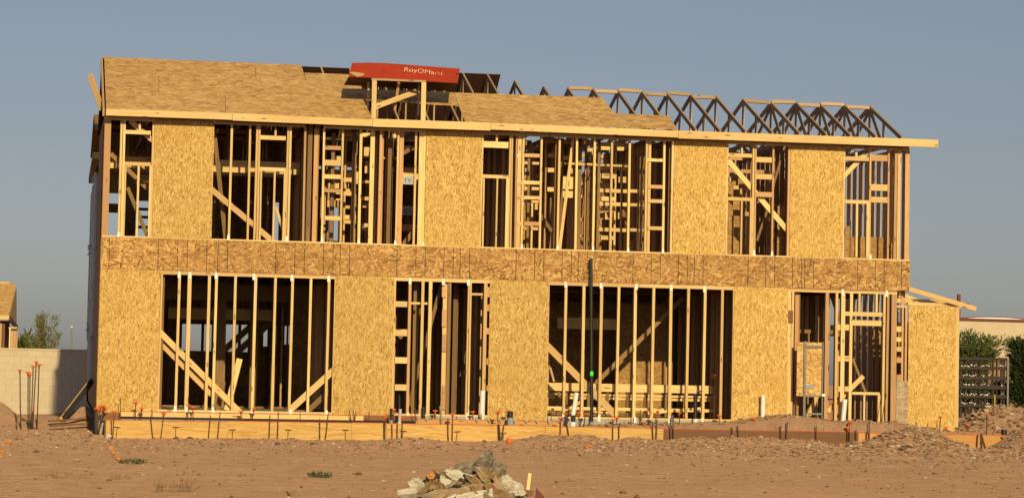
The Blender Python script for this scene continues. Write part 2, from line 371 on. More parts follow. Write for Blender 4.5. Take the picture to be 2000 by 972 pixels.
# ---- upper wall studs: (xl, xr, yref)
for xl, xr, y, *m in [
    (201.5, 214, 350, 'stud_pink'), (232.5, 237, 350), (238, 242.5, 350), (295, 299.5, 350),
    (448, 452.5, 350), (484.5, 488.5, 350), (498, 502, 350), (503, 507, 350), (558.5, 562.5, 350), (563.5, 567.5, 350), (592.5, 596.5, 350, 'stud_pink'),
    (629.5, 633.5, 350), (666, 670, 350), (701, 706, 350), (740, 744.5, 350, 'stud_pink'), (774.5, 778.5, 350), (809, 813, 350), (826.5, 830.3, 350),
    (939.2, 942.5, 360), (993.5, 997, 360), (997.8, 1001, 360), (1006.5, 1009.5, 360, 'stud_pink'), (1019, 1023, 360), (1054.5, 1058.5, 360), (1089.5, 1093.5, 360), (1124, 1128, 360), (1158.5, 1162.5, 360),
    (1192.3, 1196.3, 360), (1227, 1231, 360), (1260.5, 1264.5, 360), (1295, 1299, 360), (1311, 1315, 360),
    (1418.5, 1422, 380), (1469.5, 1473, 380), (1473.8, 1477, 380), (1508, 1511.5, 380, 'stud_pink'), (1538.5, 1543, 380, 'stud_pink'),
    (1647.3, 1650, 380), (1698, 1701.5, 380), (1734, 1737.5, 380, 'stud_pink'), (1747, 1752.5, 380, 'stud_pink'), (1753.3, 1759, 380), (1768, 1776.5, 380, 'stud_pink')]:
    stud(uf, xl, xr, y, *(m or ['lumber']))
# wide posts in the wall depth
for xl, xr, y, m, Y, dp in [(722, 730.5, 350, 'lumber', .10, .06), (779, 787, 350, 'stud_pink', .10, .06), (817.5, 826, 350, 'lumber', .03, .06), (1010, 1017.5, 360, 'lumber', .02, .07),
                         (1030, 1037.5, 360, 'inner', .9, .09), (646, 654, 350, 'inner', .9, .09), (687, 695.5, 350, 'inner', .9, .09), (1265.5, 1271, 360, 'lumber', .03, .06), (1166, 1171, 400, 'inner', .5, .09), (1083, 1088, 380, 'inner', .2, .09)]:
    stud(uf, xl, xr, y, m, Y, dp)
# headers, sills, cripples
hm(uf, 242.8, 294.7, 254.6, 262, name='header'); cripple(uf, 271, 275, 240, 254.4)
hm(uf, 242.8, 294.7, 316.5, 323.5, name='sill'); cripple(uf, 267, 271, 323.8, 461.5); cripple(uf, 290.5, 294.6, 323.8, 462); cripple(uf, 241.5, 245, 323.8, 461)
hm(uf, 507.3, 558.2, 265, 273, name='header'); cripple(uf, 536.5, 540.3, 250, 264.8)
hm(uf, 507.3, 558.2, 327, 334, name='sill'); cripple(uf, 533.3, 537, 334.2, 470); cripple(uf, 507, 510.5, 334.2, 469); cripple(uf, 553, 557, 334.2, 471)
hm(uf, 942.8, 993.2, 276.5, 288.6, name='header'); cripple(uf, 969, 972.5, 262.5, 276.2)
hm(uf, 942.8, 993.2, 341.5, 348, name='sill'); cripple(uf, 968.5, 971.7, 348.2, 483); cripple(uf, 942.5, 945.5, 348.2, 482); cripple(uf, 987.5, 992.8, 348.2, 484)
hm(uf, 1422.3, 1469.3, 299.7, 307, name='header'); cripple(uf, 1447.5, 1451.2, 285, 299.5)
hm(uf, 1422.3, 1469.3, 385.2, 392, name='sill'); cripple(uf, 1446.5, 1450, 392.2, 496); cripple(uf, 1464.5, 1469, 392.2, 497)
hm(uf, 1650.3, 1697.7, 306, 314, name='header'); cripple(uf, 1671, 1674.7, 293, 305.8)
hm(uf, 1650.3, 1697.7, 390.5, 397.5, name='sill'); cripple(uf, 1671.5, 1675.5, 397.7, 502); cripple(uf, 1692.5, 1697.5, 397.7, 503)
# ladder blocking
for a, b, rows in [(633.8, 665.8, [(284.7, 292.4), (312.4, 323.5), (340.7, 349), (369, 375.5), (421.7, 430)]),
                   (1023.3, 1054.3, [(300, 307), (353, 360), (382.6, 389.2), (432.7, 440.5)]),
                   (1009.7, 1018.7, [(300.5, 307), (353, 360), (382.6, 389), (432.7, 440)]),
                   (1265, 1294.8, [(309.5, 315.5), (361, 368), (389, 396), (442, 449)]),
                   (1477.3, 1507.8, [(307, 317), (340, 350), (375, 384.6)]),
                   (1701.8, 1733.8, [(302.5, 314.6), (360, 372.3), (384.6, 395.6)])]:
    for k, (t, bb) in enumerate(rows): hm(uf, a, b, t, bb, 'stud_pink' if (k*7+int(a)) % 3 == 0 else 'lumber')
for a, b, Y, rows in [(671, 695, .9, [(347, 355), (374, 382), (429.5, 436.5)]), (654.5, 668, .9, [(305, 313), (376, 379), (388, 391)]), (1166, 1226, .55, [(369, 376), (395, 402), (445, 452)]),
                      (1231, 1258, .6, [(370, 376.5), (397, 403), (446, 452)]), (1024, 1053, .9, [(316, 321), (365, 371), (391, 396), (443, 449)]), (706, 721, 1.2, [(352, 358), (384, 391), (436, 443)]),
                      (733, 774, 1.0, [(307, 310.5)]), (1103, 1158, .7, [(318, 322)]), (1163, 1226, .5, [(321, 325)]), (1129, 1140, 1.5, [(355, 361), (380, 386), (425, 431), (458, 462)])]:
    for t, bb in rows: hm(uf, a, b, t, bb, 'lumber', Y)
for a, b, y, Y, zt in [(1212, 1216, 400, .55, 322), (1248, 1252, 400, .6, 300), (1146, 1150, 400, 1.2, 300), (1240, 1243, 400, 1.0, 300), (1064, 1067, 420, 1.4, 370), (1074, 1077, 420, 1.6, 372)]:
    stud(uf, a, b, y, 'inner', Y, .09, at(a, zt, Y).z)
# braces upper
br(uf, (254, 236), (301, 277), 9, Y=.22); br(uf, (249, 366), (290, 466), 7, 'inner', .3); br(uf, (216, 300), (292, 372), 8, 'inner', .9)
br(uf, (412, 369), (534, 472), 10.5, Y=.13); br(uf, (418, 255), (441, 470), 8, 'inner', .5); br(uf, (539, 404), (556, 462), 5, 'lumber', .35)
br(uf, (1122, 250), (1092, 490), 6, 'lumber', .35); br(uf, (1418, 309), (1538, 450), 10, Y=.14); br(uf, (1646, 346), (1690, 301), 9, Y=.14)
br(uf, (785, 300), (812, 286), 8, 'inner', .6); br(uf, (786, 480), (812, 446), 9, 'inner', .8); br(uf, (1533, 285), (1508, 368), 5, 'inner', .5); br(uf, (1500, 405), (1478, 470), 5, 'inner', .6)
br(uf, (1052, 415), (1078, 452), 7, 'inner', 1.2); br(uf, (1173, 365), (1190, 425), 5, 'inner', 1.6); br(uf, (1215, 410), (1236, 470), 7, 'inner', 1.4)
# OSB scraps leaning inside right bays
for l, r, t, b_, Y in [(1518, 1535.5, 402, 502, .5), (1651.5, 1661, 441, 504, .35), (1661, 1738, 461.5, 505, .6), (1422, 1433, 420, 497, .6), (1738, 1746, 474, 506, .5), (1443, 1459, 345, 368, 1.4), (1422, 1432, 355, 424, 1.1), (1428, 1442, 340, 362, 1.6)]:
    A, B = at(l, (t+b_)/2, Y), at(r, (t+b_)/2, Y)
    panel('wall_panel', A.x, B.x, max(at(l, b_, Y).z, ZB+.04), at(l, t, Y).z, Y, Y+.011, M['osb_shaded'], uf)

# ---- ground floor studs
for xl, xr, y, *m in [
    (311, 314.4, 665), (344.5, 349.5, 665), (363.5, 371, 665), (403, 408.5, 665), (417, 422, 665), (454.5, 459.5, 665), (493.5, 499, 665), (532.5, 537.5, 665), (566, 571, 665), (602, 607, 665), (637.5, 642.5, 665), (650.8, 654.5, 665),
    (767, 771, 670), (796, 801.5, 670, 'stud_pink'), (821, 826.5, 670), (835.5, 842, 670), (911.5, 915, 670), (915.8, 919.3, 670), (943.5, 950, 670),
    (958, 961.5, 670), (1069, 1071, 680),
    (1101, 1106, 690), (1136, 1141.5, 690), (1170.5, 1176, 690), (1204, 1209, 690), (1237, 1242.5, 690), (1272.5, 1277.5, 690), (1306.5, 1312, 690), (1340.5, 1345.5, 690), (1373, 1378, 690), (1407, 1412, 690), (1430.5, 1435, 690),
    (1544.5, 1549.5, 700), (1611, 1618, 700, 'stud_pink'), (1631, 1636, 700), (1642, 1649.5, 700), (1724, 1728.5, 700), (1731, 1735.5, 700, 'stud_pink')]:
    stud(gf, xl, xr, y, *(m or ['lumber']))
for xl, xr, y, m, Y, dp in [(1538.5, 1544, 700, 'lumber', -.005, .06), (1740.5, 1751, 700, 'stud_pink', 0, .08), (863.5, 872, 670, 'lumber', .12, .04), (873, 879.5, 670, 'inner', .05, .05), (1659, 1664.5, 700, 'lumber', .0, .09)]:
    stud(gf, xl, xr, y, m, Y, dp)
for t, b_ in ((588, 599), (642.6, 655.6), (697, 709), (750, 762)): hm(gf, 771.3, 795.7, t, b_, 'lumber')
for t, b_ in ((560, 580), (594, 607), (640, 652), (699, 712), (752, 763)): hm(gf, 950.3, 957.7, t, b_, 'stud_pink')
for t, b_ in ((548, 580), (604, 638), (652, 686), (752, 800)): hm(gf, 863.5, 872, t, b_, 'stud_pink', .075, .04)
hm(gf, 801.8, 820.7, 589.6, 594); hm(gf, 826.8, 835.2, 590, 594.4); hm(gf, 919.6, 943.2, 572, 576.5, name='header')
hm(gf, 1649.8, 1723.7, 609, 617, name='header')
cripple(gf, 1677, 1681, 569, 608.8); cripple(gf, 1710.5, 1714.5, 570, 609)
hm(gf, 1662, 1722, 625, 635.6, name='header', Y=.035); hm(gf, 1664.8, 1719, 765, 770.5, name='sill'); cripple(gf, 1686.5, 1690, 770.8, 824); cripple(gf, 1714.5, 1719.5, 770.8, 826)
for t, b_ in ((633, 644.5), (694.5, 705), (754, 764)): hm(gf, 1636.3, 1641.8, t, b_); hm(gf, 1649.8, 1658.7, t, b_)
hm(gf, 1539, 1549, 606, 631, 'form_dark', -.01, .02)
# lower braces
br(gf, (309, 645), (470, 806), 11, Y=.14); br(gf, (309, 664), (414, 770), 11, Y=.30); br(gf, (565, 801), (652, 722), 12, Y=.14); br(gf, (602, 801), (655, 752), 10, 'inner', .5)
br(gf, (863, 552), (798, 792), 7, 'inner', .6); br(gf, (1067, 673), (1204, 812), 13, Y=.14); br(gf, (1161, 750), (1333, 582), 9, 'inner', 1.9); br(gf, (1616, 803), (1686, 734), 9, 'lumber', .2)
br(gf, (1665, 700), (1692, 770), 5, 'inner', .8); br(gf, (1640, 625), (1618, 560), 6, 'inner', .6); br(gf, (780, 660), (826, 600), 8, 'inner', 1.4); br(gf, (901, 735), (935, 590), 8, 'inner', 2.2)
# low rails in the wide right opening
for t, b_, Y in ((750, 765.5, 1.6), (770, 774.5, 1.7), (776, 781, 1.75), (796, 802, 1.55)):
    hm(gf, 1069, 1416, t, b_, 'lumber', Y, .04, 'rail')
for x in (1091, 1109, 1150, 1187, 1227, 1262, 1300, 1338, 1372, 1414):
    vm(gf, x-3, x+3, 770, .04, at(x, 750, 1.65).z, 'inner', 1.68, .08, 'stud')
# metal straps
def strap(par, x, y, w=5, h=11):
    A = at(x, y); hw = w/190.
    me = mesh('strap', [(A.x-hw, -.004, A.z-h/190), (A.x+hw, -.004, A.z-h/190), (A.x+hw*.7, -.004, A.z+h/190), (A.x-hw*.7, -.004, A.z+h/190),
                        (A.x-hw, .0015, A.z-h/190), (A.x+hw, .0015, A.z-h/190), (A.x+hw*.7, .0015, A.z+h/190), (A.x-hw*.7, .0015, A.z+h/190)], [(0, 1, 2, 3), (7, 6, 5, 4), (0, 4, 5, 1), (1, 5, 6, 2), (2, 6, 7, 3), (3, 7, 4, 0)])
    return link('strap', me, M['strap'], par)
for x, y in [(231.5, 459), (446, 464), (560, 467), (629, 468), (701, 473), (772, 475), (826, 479), (1019, 483), (1089, 485), (1158, 487), (1227, 489.5), (1295, 491.5), (1473, 494), (1508, 496), (1700, 502)]: strap(uf, x, y)
for x, y in [(350, 536), (371, 537), (422, 538), (496, 540), (570, 542), (642, 544), (801, 548), (866, 550), (915, 551), (1105, 555), (1174, 557), (1243, 559.5), (1311, 561), (1376, 564), (1646, 570), (1732, 573),
             (342, 798), (364, 799), (416, 800.5), (493, 802), (568, 805), (638, 807), (797, 811), (913, 812), (1100, 815), (1170, 816), (1240, 819), (1308, 820), (1372, 822)]: strap(gf, x, y, 5.5, 12)

# ------------------------------------------------------------------ roof
ZE = at(690, 229, -.3).z; PT = 5/12
ZE0, ZE1 = at(210, 212, -.3).z, at(1770, 266, -.3).z
def ze(X): return ZE0+(ZE1-ZE0)*(X-XL)/(XR-XL)
def roofpt(px, py, rear=None):
    d = ray(px, py)
    k = (ZE1-ZE0)/(XR-XL)
    # z = ZE0 + k (X-XL) + PT (Y+.3)
    t = (ZE0+k*(CAMP.x-XL)+PT*(CAMP.y+.3)-CAMP.z)/(d.z-k*d.x-PT*d.y)
    return CAMP+d*t
def slab_poly(name, P, n, th, mat, parent, xdir=None):
    P = [Vector(p) for p in P]; x = (xdir or (P[1]-P[0])).normalized(); n = Vector(n); n = (n-x*n.dot(x)).normalized(); y = n.cross(x)
    mw = Matrix((x, y, n)).transposed().to_4x4(); mw.translation = P[0]; inv = mw.inverted()
    L = [inv @ p for p in P]; k = len(L)
    v = [(p.x, p.y, p.z) for p in L]+[(p.x, p.y, p.z-th) for p in L]
    f = [tuple(range(k)), tuple(range(2*k-1, k-1, -1))]+[(i, i+k, (i+1) % k+k, (i+1) % k) for i in range(k)]
    return link(name, mesh(name, v, f), mat, parent, mw)
nrm = Vector((0, -PT, 1))
def sheet(pxs): return slab_poly('roof_panel', [roofpt(*p)+nrm.normalized()*.012 for p in pxs], nrm, .011, M['osb_roof'], H)
# front slope: rows of sheets (corners read off the slope)
sheet([(207.5, 213.5), (440, 221.5), (440, 187.3), (206, 179.3)]); sheet([(440.6, 221.5), (726, 232.2), (714.5, 197.6), (440.6, 187.3)])
sheet([(206, 178.6), (310, 182.2), (310, 148.6), (204.5, 145)]); sheet([(310.6, 182.2), (714.2, 197), (703.5, 163), (310.6, 148.6)][:4])
sheet([(204.5, 144.5), (500, 154.6), (497, 124.2), (203.2, 112.3)]); sheet([(500.6, 154.6), (597.5, 158), (588.3, 128), (497.6, 124.2)])
sheet([(598.3, 158.1), (702.6, 162.5), (699, 147.2), (594, 143.2)])
sheet([(714.5, 197), (895, 207.5), (887.5, 182), (706.5, 174.8)])
sheet([(895.6, 207.5), (1199.5, 221.5), (1175, 191.5), (888, 182)])
sheet([(908, 238), (1180, 248), (1163, 220.3), (896, 208.3)]); sheet([(1180.6, 248), (1323, 253.7), (1306, 227.3), (1163.6, 220.5)])
# fascia boards
def fascia(p0, p1, h0, Y=-.34, dep=.038, m='lumber'):
    A0, B0 = at(*p0, Y), at(*p1, Y); A1, B1 = at(p0[0], p0[1]+h0[0], Y), at(p1[0], p1[1]+h0[1], Y)
    hgt = ((A0.z-A1.z)+(B0.z-B1.z))/2
    return board('fascia_board', (A0+A1)/2, (B0+B1)/2, hgt, dep, M[m], H, up=(0, -1, 0))
fascia((207, 212.7), (454, 221), (12.5, 13.5)); fascia((454.6, 221), (727, 232), (14.5, 15)); fascia((727.6, 232), (958, 240), (15.5, 15)); fascia((958.6, 239.5), (1324, 255), (13.5, 14))
fascia((1324.6, 253.5), (1832, 275), (18.5, 11.5), Y=-.335)
blk('soffit_board', XL+.05, XR-.05, -.29, -.03, 5.81, 5.83, M['inner'], H, 'x')
# lookout board at the left gable, rake board
br(H, (176, 147), (199, 214), 11, Y=.4, Y2=.9, name='lookout_board')
rA, rB = roofpt(205.5, 213), roofpt(201.5, 113)
board('rake_board', rA+Vector((-.03, 0, -.07)), rB+Vector((-.03, 0, -.07)), .14, .038, M['stud_pink'], H, up=(1, 0, 0))

# ---- trusses
REARY = 4.85; ZW = 5.80
def truss(X, peak=None, yr=None, small=False, diag=True):
    ft = Vector((X, -.31, ze(X))); Yp = peak.y if peak is not None else YPL+(YPR-YPL)*(X-XL)/(pk3[0].x-XL)
    pk = Vector((X, Yp, ze(X)+PT*(Yp+.31))) if peak is None else Vector((X, peak.y, peak.z))
    dn = .05
    rear = Vector((X, REARY+.3, ze(X)-.02)) if not small else Vector((X, Yp+1.1, pk.z-.42))
    m = M['truss']
    ch = board('truss', (X, -.02, ZW+.045), (X, REARY, ZW+.045), .038, .089, m, H)
    off = Vector((0, 0, -.055))
    board('top_chord', ft+off, pk+off+Vector((0, .012, 0)), .038, .089, m, ch)
    board('top_chord', rear+off, pk+off-Vector((0, .012, 0)), .0375, .088, m, ch)
    zb = ZW+.09
    def onf(Y): return ft.z+(pk.z-ft.z)*(Y-ft.y)/(pk.y-ft.y)-.1
    def onr(Y): return rear.z+(pk.z-rear.z)*(Y-rear.y)/(pk.y-rear.y)-.1
    y1 = Yp*.48; y2 = Yp+(REARY-Yp)*.5
    for (a, b) in [((y1, zb), (y1, onf(y1))), ((Yp, zb), (Yp, pk.z-.12)), ((y1+.06, zb), (Yp-.05, pk.z-.14)), ((y2, zb), (y2, onr(y2))), ((y2-.06, zb), (Yp+.05, pk.z-.14))][::1 if diag else 1][:5 if diag else 2]:
        board('web', (X, a[0], a[1]), (X, b[0], b[1]), .036, .075, m, ch, up=(0, 1, 0) if abs(a[0]-b[0]) < .01 else (0, 0, 1))
    return ch
peaks = [(904, 141), (952, 143.5), (1006, 155.5), (1062, 167), (1110, 170), (1158.5, 171.5), (1207, 174), (1254.5, 177), (1303, 179.5), (1349.5, 183), (1398, 185), (1452, 192), (1506, 197), (1555, 198), (1602, 201), (1650, 203), (1699, 205)]
pk3 = [roofpt(*q) for q in peaks]; YPL, YPR = roofpt(203.2, 112.3).y, pk3[0].y
for q, P in zip(peaks, pk3): truss(P.x, P, small=q[0] in (1006, 1062), diag=q[0] > 1500)
Xk = pk3[0].x-.61
while Xk > XL+.3: truss(Xk, diag=False); Xk -= .61
truss(XL+.08)
# gable infill at the left end (studs under the rake, dark)
# boards linking the truss peaks
for k in range(4, len(pk3)-1):
    if k in (10,): continue
    A, B = pk3[k], pk3[k+1]; dz = -.02 if k % 2 == 0 else -.07
    if k == 11: dz = -.05
    board('ridge_brace', (A.x+.02, A.y-.03*(k % 2), A.z+dz), (B.x-.02, B.y-.03*(k % 2), B.z+dz*1.0), .030, .075, M['truss'], H, up=(0, .4, 1))
for k, (a, b) in enumerate([((1490, 231), (1555, 233))]): pass
# rear slope sheathing, seen from below through the gaps
def yp(X): return YPL+(YPR-YPL)*(X-XL)/(pk3[0].x-XL)
def rearsheet(x0, x1, y0, y1, mat, zoff=0):
    P = []
    for (X, dY) in ((x0, y1), (x1, y1), (x1, y0), (x0, y0)):
        Y = min(yp(X)+dY, REARY+.3); Yp = YPL+(YPR-YPL)*(X-XL)/(pk3[0].x-XL); zp = ze(X)+PT*(Yp+.31); zr = ze(X)
        zz = zp+(zr-zp)*(Y-Yp)/(REARY+.3-Yp)
        P.append((X, Y, zz-.02+zoff))
    return slab_poly('roof_panel', P, (0, .4, 1), .011, mat, H, xdir=Vector((1, 0, 0)))
P0 = roofpt(978, 144.5); 
rearsheet(XL-.05, 4.0, 0, 9, M['underside_shade']); rearsheet(4.01, P0.x, 0, 1.1, M['underside_shade'])
rearsheet(4.01, P0.x+.75, 1.11, 1.9, M['underside_shade'], .0)
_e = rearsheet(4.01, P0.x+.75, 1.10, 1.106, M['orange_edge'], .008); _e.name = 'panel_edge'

# ------------------------------------------------------------------ red panel dormer
dorm = blk('dormer_post', at(725.5, 200, -.2).x, at(734.5, 200, -.2).x, -.25, -.17, at(730, 232, -.2).z, at(730, 157.5, -.2).z, M['lumber'], H, 'z')
d2 = blk('dormer_post', at(822, 200, -.2).x, at(831, 200, -.2).x, -.25, -.17, at(826, 236, -.2).z, at(826, 161.5, -.2).z, M['lumber'], H, 'z')
blk('dormer_post', at(717.5, 200, .35).x, at(721, 200, .35).x, .35, .44, at(720, 214, .35).z, at(719, 160, .35).z, M['truss'], H, 'z')
blk('dormer_post', at(815.5, 210, .35).x, at(819, 210, .35).x, .35, .44, at(817, 226, .35).z, at(817, 164, .35).z, M['truss'], H, 'z')
blk('dormer_plate', at(725, 160, -.2).x, at(831, 160, -.2).x, -.252, -.165, at(730, 157.2, -.2).z, at(730, 154, -.2).z+.005, M['truss'], H, 'x')
br(H, (728, 210.5), (812, 180), 10, Y=-.19, Y2=.3, name='dormer_brace'); br(H, (779, 160), (771, 214), 5, 'stud_pink', .0, .3, name='dormer_brace')
# the red_coated_panel sheet: front face leans back, underside runs back over the posts
A_, B_, C_, D_ = at(681.5, 150, -.12), at(893.5, 162.5, -.12), at(898.5, 134.8, .38), at(687, 124.7, .38)
n_ = (B_-A_).cross(D_-A_).normalized()
_d = ray(898.5, 134.8); C_ = CAMP+_d*((A_-CAMP).dot(n_)/_d.dot(n_))
def bow(P):
    P = Vector(P); u = min(1, max(0, (P-A_).dot(B_-A_)/(B_-A_).length_squared)); t = min(1, max(0, (P-A_).dot(D_-A_)/(D_-A_).length_squared))
    return P+Vector((0, 0, 1))*(.045*math.sin(PHI*u)*t)+n_*(.012*math.sin(PHI*u*2+.6))
v = []; f = []
for lay in (0, 1):
    for j in range(7):
        for i in range(25):
            P = (A_.lerp(B_, i/24)).lerp(D_.lerp(C_, i/24), j/6); v.append(bow(P)-n_*.012*lay)
for j in range(6):
    for i in range(24):
        a = j*25+i; f.append((a, a+1, a+26, a+25)); b_ = a+175; f.append((b_, b_+25, b_+26, b_+1))
for i in range(24): f += [(i, i+175, i+176, i+1), (150+i, 151+i, 326+i, 325+i)]
for j in range(6): f += [(j*25, j*25+25, j*25+200, j*25+175), (j*25+24, j*25+199, j*25+224, j*25+49)]
redp = link('red_panel', mesh('red_panel', v, f, False), M['red'], H)
# soffit sheet under it
slab_poly('dormer_soffit', [at(682, 148, -.09), at(893, 161.5, -.10), at(876, 177, .95), at(672, 165.3, .98)], (0, .3, 1), .011, M['underside_shade'], H)
# exposed pale splinter on the red sheet
Mr = None
def onred(px, py, e=.004):
    d = ray(px, py); t = (A_-CAMP).dot(n_)/d.dot(n_); return bow(CAMP+d*t)+n_*e
slab_poly('bare_patch', [onred(681.5, 142), onred(697, 151.5), onred(706, 150), onred(713, 146.5), onred(705, 144.5), onred(690, 142)], n_, .003, M['lumber'], redp)
def text(name, body, P, xdir, up, size, mat, parent, shear=0., ext=.001, sx=1., fit=None):
    cu = bpy.data.curves.new(name, 'FONT'); cu.body = body; cu.size = size; cu.shear = shear; cu.extrude = ext; cu.align_x = 'LEFT'
    t = bpy.data.objects.new(name, cu); COL.objects.link(t); dg = bpy.context.evaluated_depsgraph_get(); dg.update()
    me = bpy.data.meshes.new_from_object(t.evaluated_get(dg)); bpy.data.objects.remove(t)
    if fit: sx = fit/max(p.co.x for p in me.vertices)
    x = Vector(xdir).normalized(); u = Vector(up); u = (u-x*u.dot(x)).normalized(); n = x.cross(u)
    mw = Matrix((x*sx, u, n)).transposed().to_4x4(); mw.translation = P
    o = link(name, me, mat, parent); me.transform(mw); return o
q0, q1 = onred(788, 143.5), onred(872, 148.5)
text('lettering', 'RoyOMartin', q0, q1-q0, D_-A_, .25, M['letter'], redp, .25, .0008, fit=(q1-q0).length)
for p in bpy.data.objects['lettering'].data.vertices: p.co = bow(p.co-n_*.004*0)-(bow(q0)-q0)*0-Vector((0, 0, .02))

# ------------------------------------------------------------------ right-hand wing
wg = link('wing_frame', box_me('wing_frame', at(1752, 825).x, at(1873, 825).x, .02, .10, -.14, -.10), M['lumber'], H)
def wv(l, r, t, b_, m='lumber', Y=0., dep=.09): return vm(wg, l, r, (t+b_)/2, at(l, b_, Y).z, at(l, t, Y).z, m, Y, dep, 'stud')
panel('sheathing_panel', at(1773.5, 710).x, at(1865.5, 710).x, at(1820, 845).z, at(1820, 597.5).z, -.0125, -.001, M['osb'], wg)
wv(1866, 1873, 599, 834, 'lumber', -.01); wv(1761, 1764.5, 600, 755, 'stud_pink'); wv(1767.5, 1771.5, 600, 755, 'stud_pink')
hm(wg, 1752, 1773, 596, 600.5, name='top_plate'); hm(wg, 1773.5, 1872, 591, 597, 'lumber', .03, name='top_plate'); hm(wg, 1752, 1846, 584, 592, 'lumber', .25, name='top_plate')
for t, b_ in ((637, 647.5), (658, 666.5), (677, 686), (697.5, 708), (731, 742)): hm(wg, 1751.5, 1760.7, t, b_, 'stud_pink' if t > 690 else 'lumber')
panel('weathered_panel', at(1750, 790).x, at(1773, 790).x, at(1760, 838).z, at(1760, 742.5).z, -.011, -.001, m_osb('osb_weathered', [(.1, (.20, .14, .09)), (.36, (.36, .27, .17)), (.62, (.42, .32, .21)), (.86, (.55, .45, .32))], .12, .02, (-10, 15, 80)), wg)
br(wg, (1775, 564), (1906, 603), 9, Y=-.05, Y2=-.05, thk=.038, name='rafter'); br(wg, (1749, 569), (1792, 587), 7, 'lumber', .6, .6, name='rafter'); br(wg, (1752, 577), (1800, 590), 6, 'lumber', 1.2, 1.2, name='rafter')
br(wg, (1846, 586), (1876, 600), 6, 'lumber', 1.0, 1.0, name='rafter')
xw0, xw1 = at(1775, 700).x, at(1872, 700).x
sidep('wing_side', xw1-.09, xw1-.075, .1, 3.0, -.14, 2.05, M['osb'], wg)
panel('wing_rear', xw0+.25, xw1-.1, -.14, 2.05, 3.0, 3.012, M['osb_shaded'], wg)

# ------------------------------------------------------------------ slab, floors, shell
link('concrete_slab', box_me('concrete_slab', XL+.02, XR-.02, .0, 11.6, -.5, -.001), M['concrete'], H)
fd = blk('floor_deck', XL+.1, XR-.1, .1, 11.4, ZB-.03, ZB-.005, M['osb_shaded'], H, 'x')
Xj = XL+.35
while Xj < XR-.2:
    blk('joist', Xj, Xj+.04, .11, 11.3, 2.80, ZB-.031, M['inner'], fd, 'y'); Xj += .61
# left wall (shaded side)
lw = blk('wall_frame', XL, XL+.09, .10, 5.0, ZB+.0, ZB+.04, M['stud_pink'], H, 'y')
for k in range(12):
    y = .11+k*.4064
    blk('stud', XL+.001, XL+.09, y, y+.04, ZB+.041, 5.79, M['stud_pink'], lw, 'z'); blk('stud', XL+.001, XL+.09, y, y+.04, .04, Z1, M['stud_pink'], lw, 'z')
blk('top_plate', XL+.002, XL+.088, .1, 5.0, 5.70, 5.79, M['stud_pink'], lw, 'y')
sidep('side_sheathing', XL-.012, XL-.001, .02, 11.5, -.06, Z1+.6, M['osb_shaded'], lw)
sidep('side_sheathing', XL-.012, XL-.001, 1.3, 5.0, ZB+.01, 5.8, M['osb_shaded'], lw)
for k in range(7):
    y = 5.2+k*.9; blk('house_wrap', XL-.04-.03*rng.random(), XL-.014, y, y+.88, (.6 if k % 2 else 1.5)+jit(.3), 4.9+jit(.35), M['wrap'], lw, 'y')
for (py, Y, sz) in ((487, 8.0, .13), (640, 8.5, .10), (590, 7.0, .07), (560, 6.0, .05), (350, 9.0, .06)):
    c = at(184, py, Y); c.x = XL-.05; v = []; f = []
    for j in range(7):
        for i in range(7): v.append((c.x-.09*sz/.1*(1-(i/3-1)**2*.5)*rng.random(), c.y+(i/6-.5)*sz*2, c.z+(j/6-.5)*sz*2+jit(.02)))
    for j in range(6):
        for i in range(6): f.append((j*7+i, j*7+i+1, j*7+i+8, j*7+i+7))
    link('loose_wrap', mesh('loose_wrap', v, f), M['wrap'], lw)
# rear wing eave seen past the left corner
ea, eb = at(189, 301, 8.0), at(178.5, 350, 14.5)
board('eave_board', at(186.5, 304, 8.0), at(178, 352, 15.0), .13, .16, M['stud_pink'], H, up=(0, 0, 1))
blk('eave_end', at(182.5, 303, 7.95).x, at(196, 303, 7.95).x, 7.93, 7.96, at(188, 309.5, 7.95).z, at(188, 297.5, 7.95).z, M['lumber'], H, 'x')
# right wall
rw = blk('wall_frame', XR-.09, XR-.001, .10, 5.0, ZB, ZB+.04, M['stud_pink'], H, 'y')
for k in range(12):
    y = .25+k*.4064
    blk('stud', XR-.09, XR-.001, y, y+.04, ZB+.041, 5.70, M['stud_pink'], rw, 'z'); blk('stud', XR-.09, XR-.001, y, y+.04, .04, Z1, M['stud_pink'], rw, 'z')
blk('top_plate', XR-.088, XR-.002, .1, 5.0, 5.702, 5.79, M['stud_pink'], rw, 'y')
sidep('side_sheathing', XR+.001, XR+.012, .02, 11.5, Z1, Z1+.6, M['osb_rim'], rw); sidep('side_sheathing', XR+.001, XR+.012, 6.0, 11.5, -.06, Z1-.001, M['osb'], rw)
sidep('side_sheathing', XR+.001, XR+.012, 5.0, 11.5, ZB+.01, 5.8, M['osb'], rw)

def holed(name, x0, x1, z0, z1, holes, Y, mat, parent, th=.012):
    holes = [(max(h[0], x0+.05), min(h[1], x1-.05), max(h[2], z0+.05), min(h[3], z1-.05)) for h in holes if h[0] < x1-.3]
    xsx = sorted({x0, x1, *[a for h in holes for a in h[:2]]}); v = []; f = []
    for a, b in zip(xsx, xsx[1:]):
        cuts = sorted((h[2], h[3]) for h in holes if h[0] <= a+1e-6 and h[1] >= b-1e-6); z = z0
        for c, d in cuts+[(z1, z1)]:
            if c > z+.01:
                n = len(v); v += [(x, zz, -y) for x in (a, b) for y in (0, th) for zz in (z, c)]; f += [tuple(i+n for i in q) for q in BOXF]
            z = max(z, d)
    mw = Matrix((Vector((1, 0, 0)), Vector((0, 0, 1)), Vector((0, -1, 0)))).transposed().to_4x4(); mw.translation = (0, Y, 0)
    return link(name, mesh(name, v, f), mat, parent, mw)
def hole(l, r, t, b_, Y): return (at(l, t, Y).x, at(r, t, Y).x, at(l, b_, Y).z, at(l, t, Y).z)
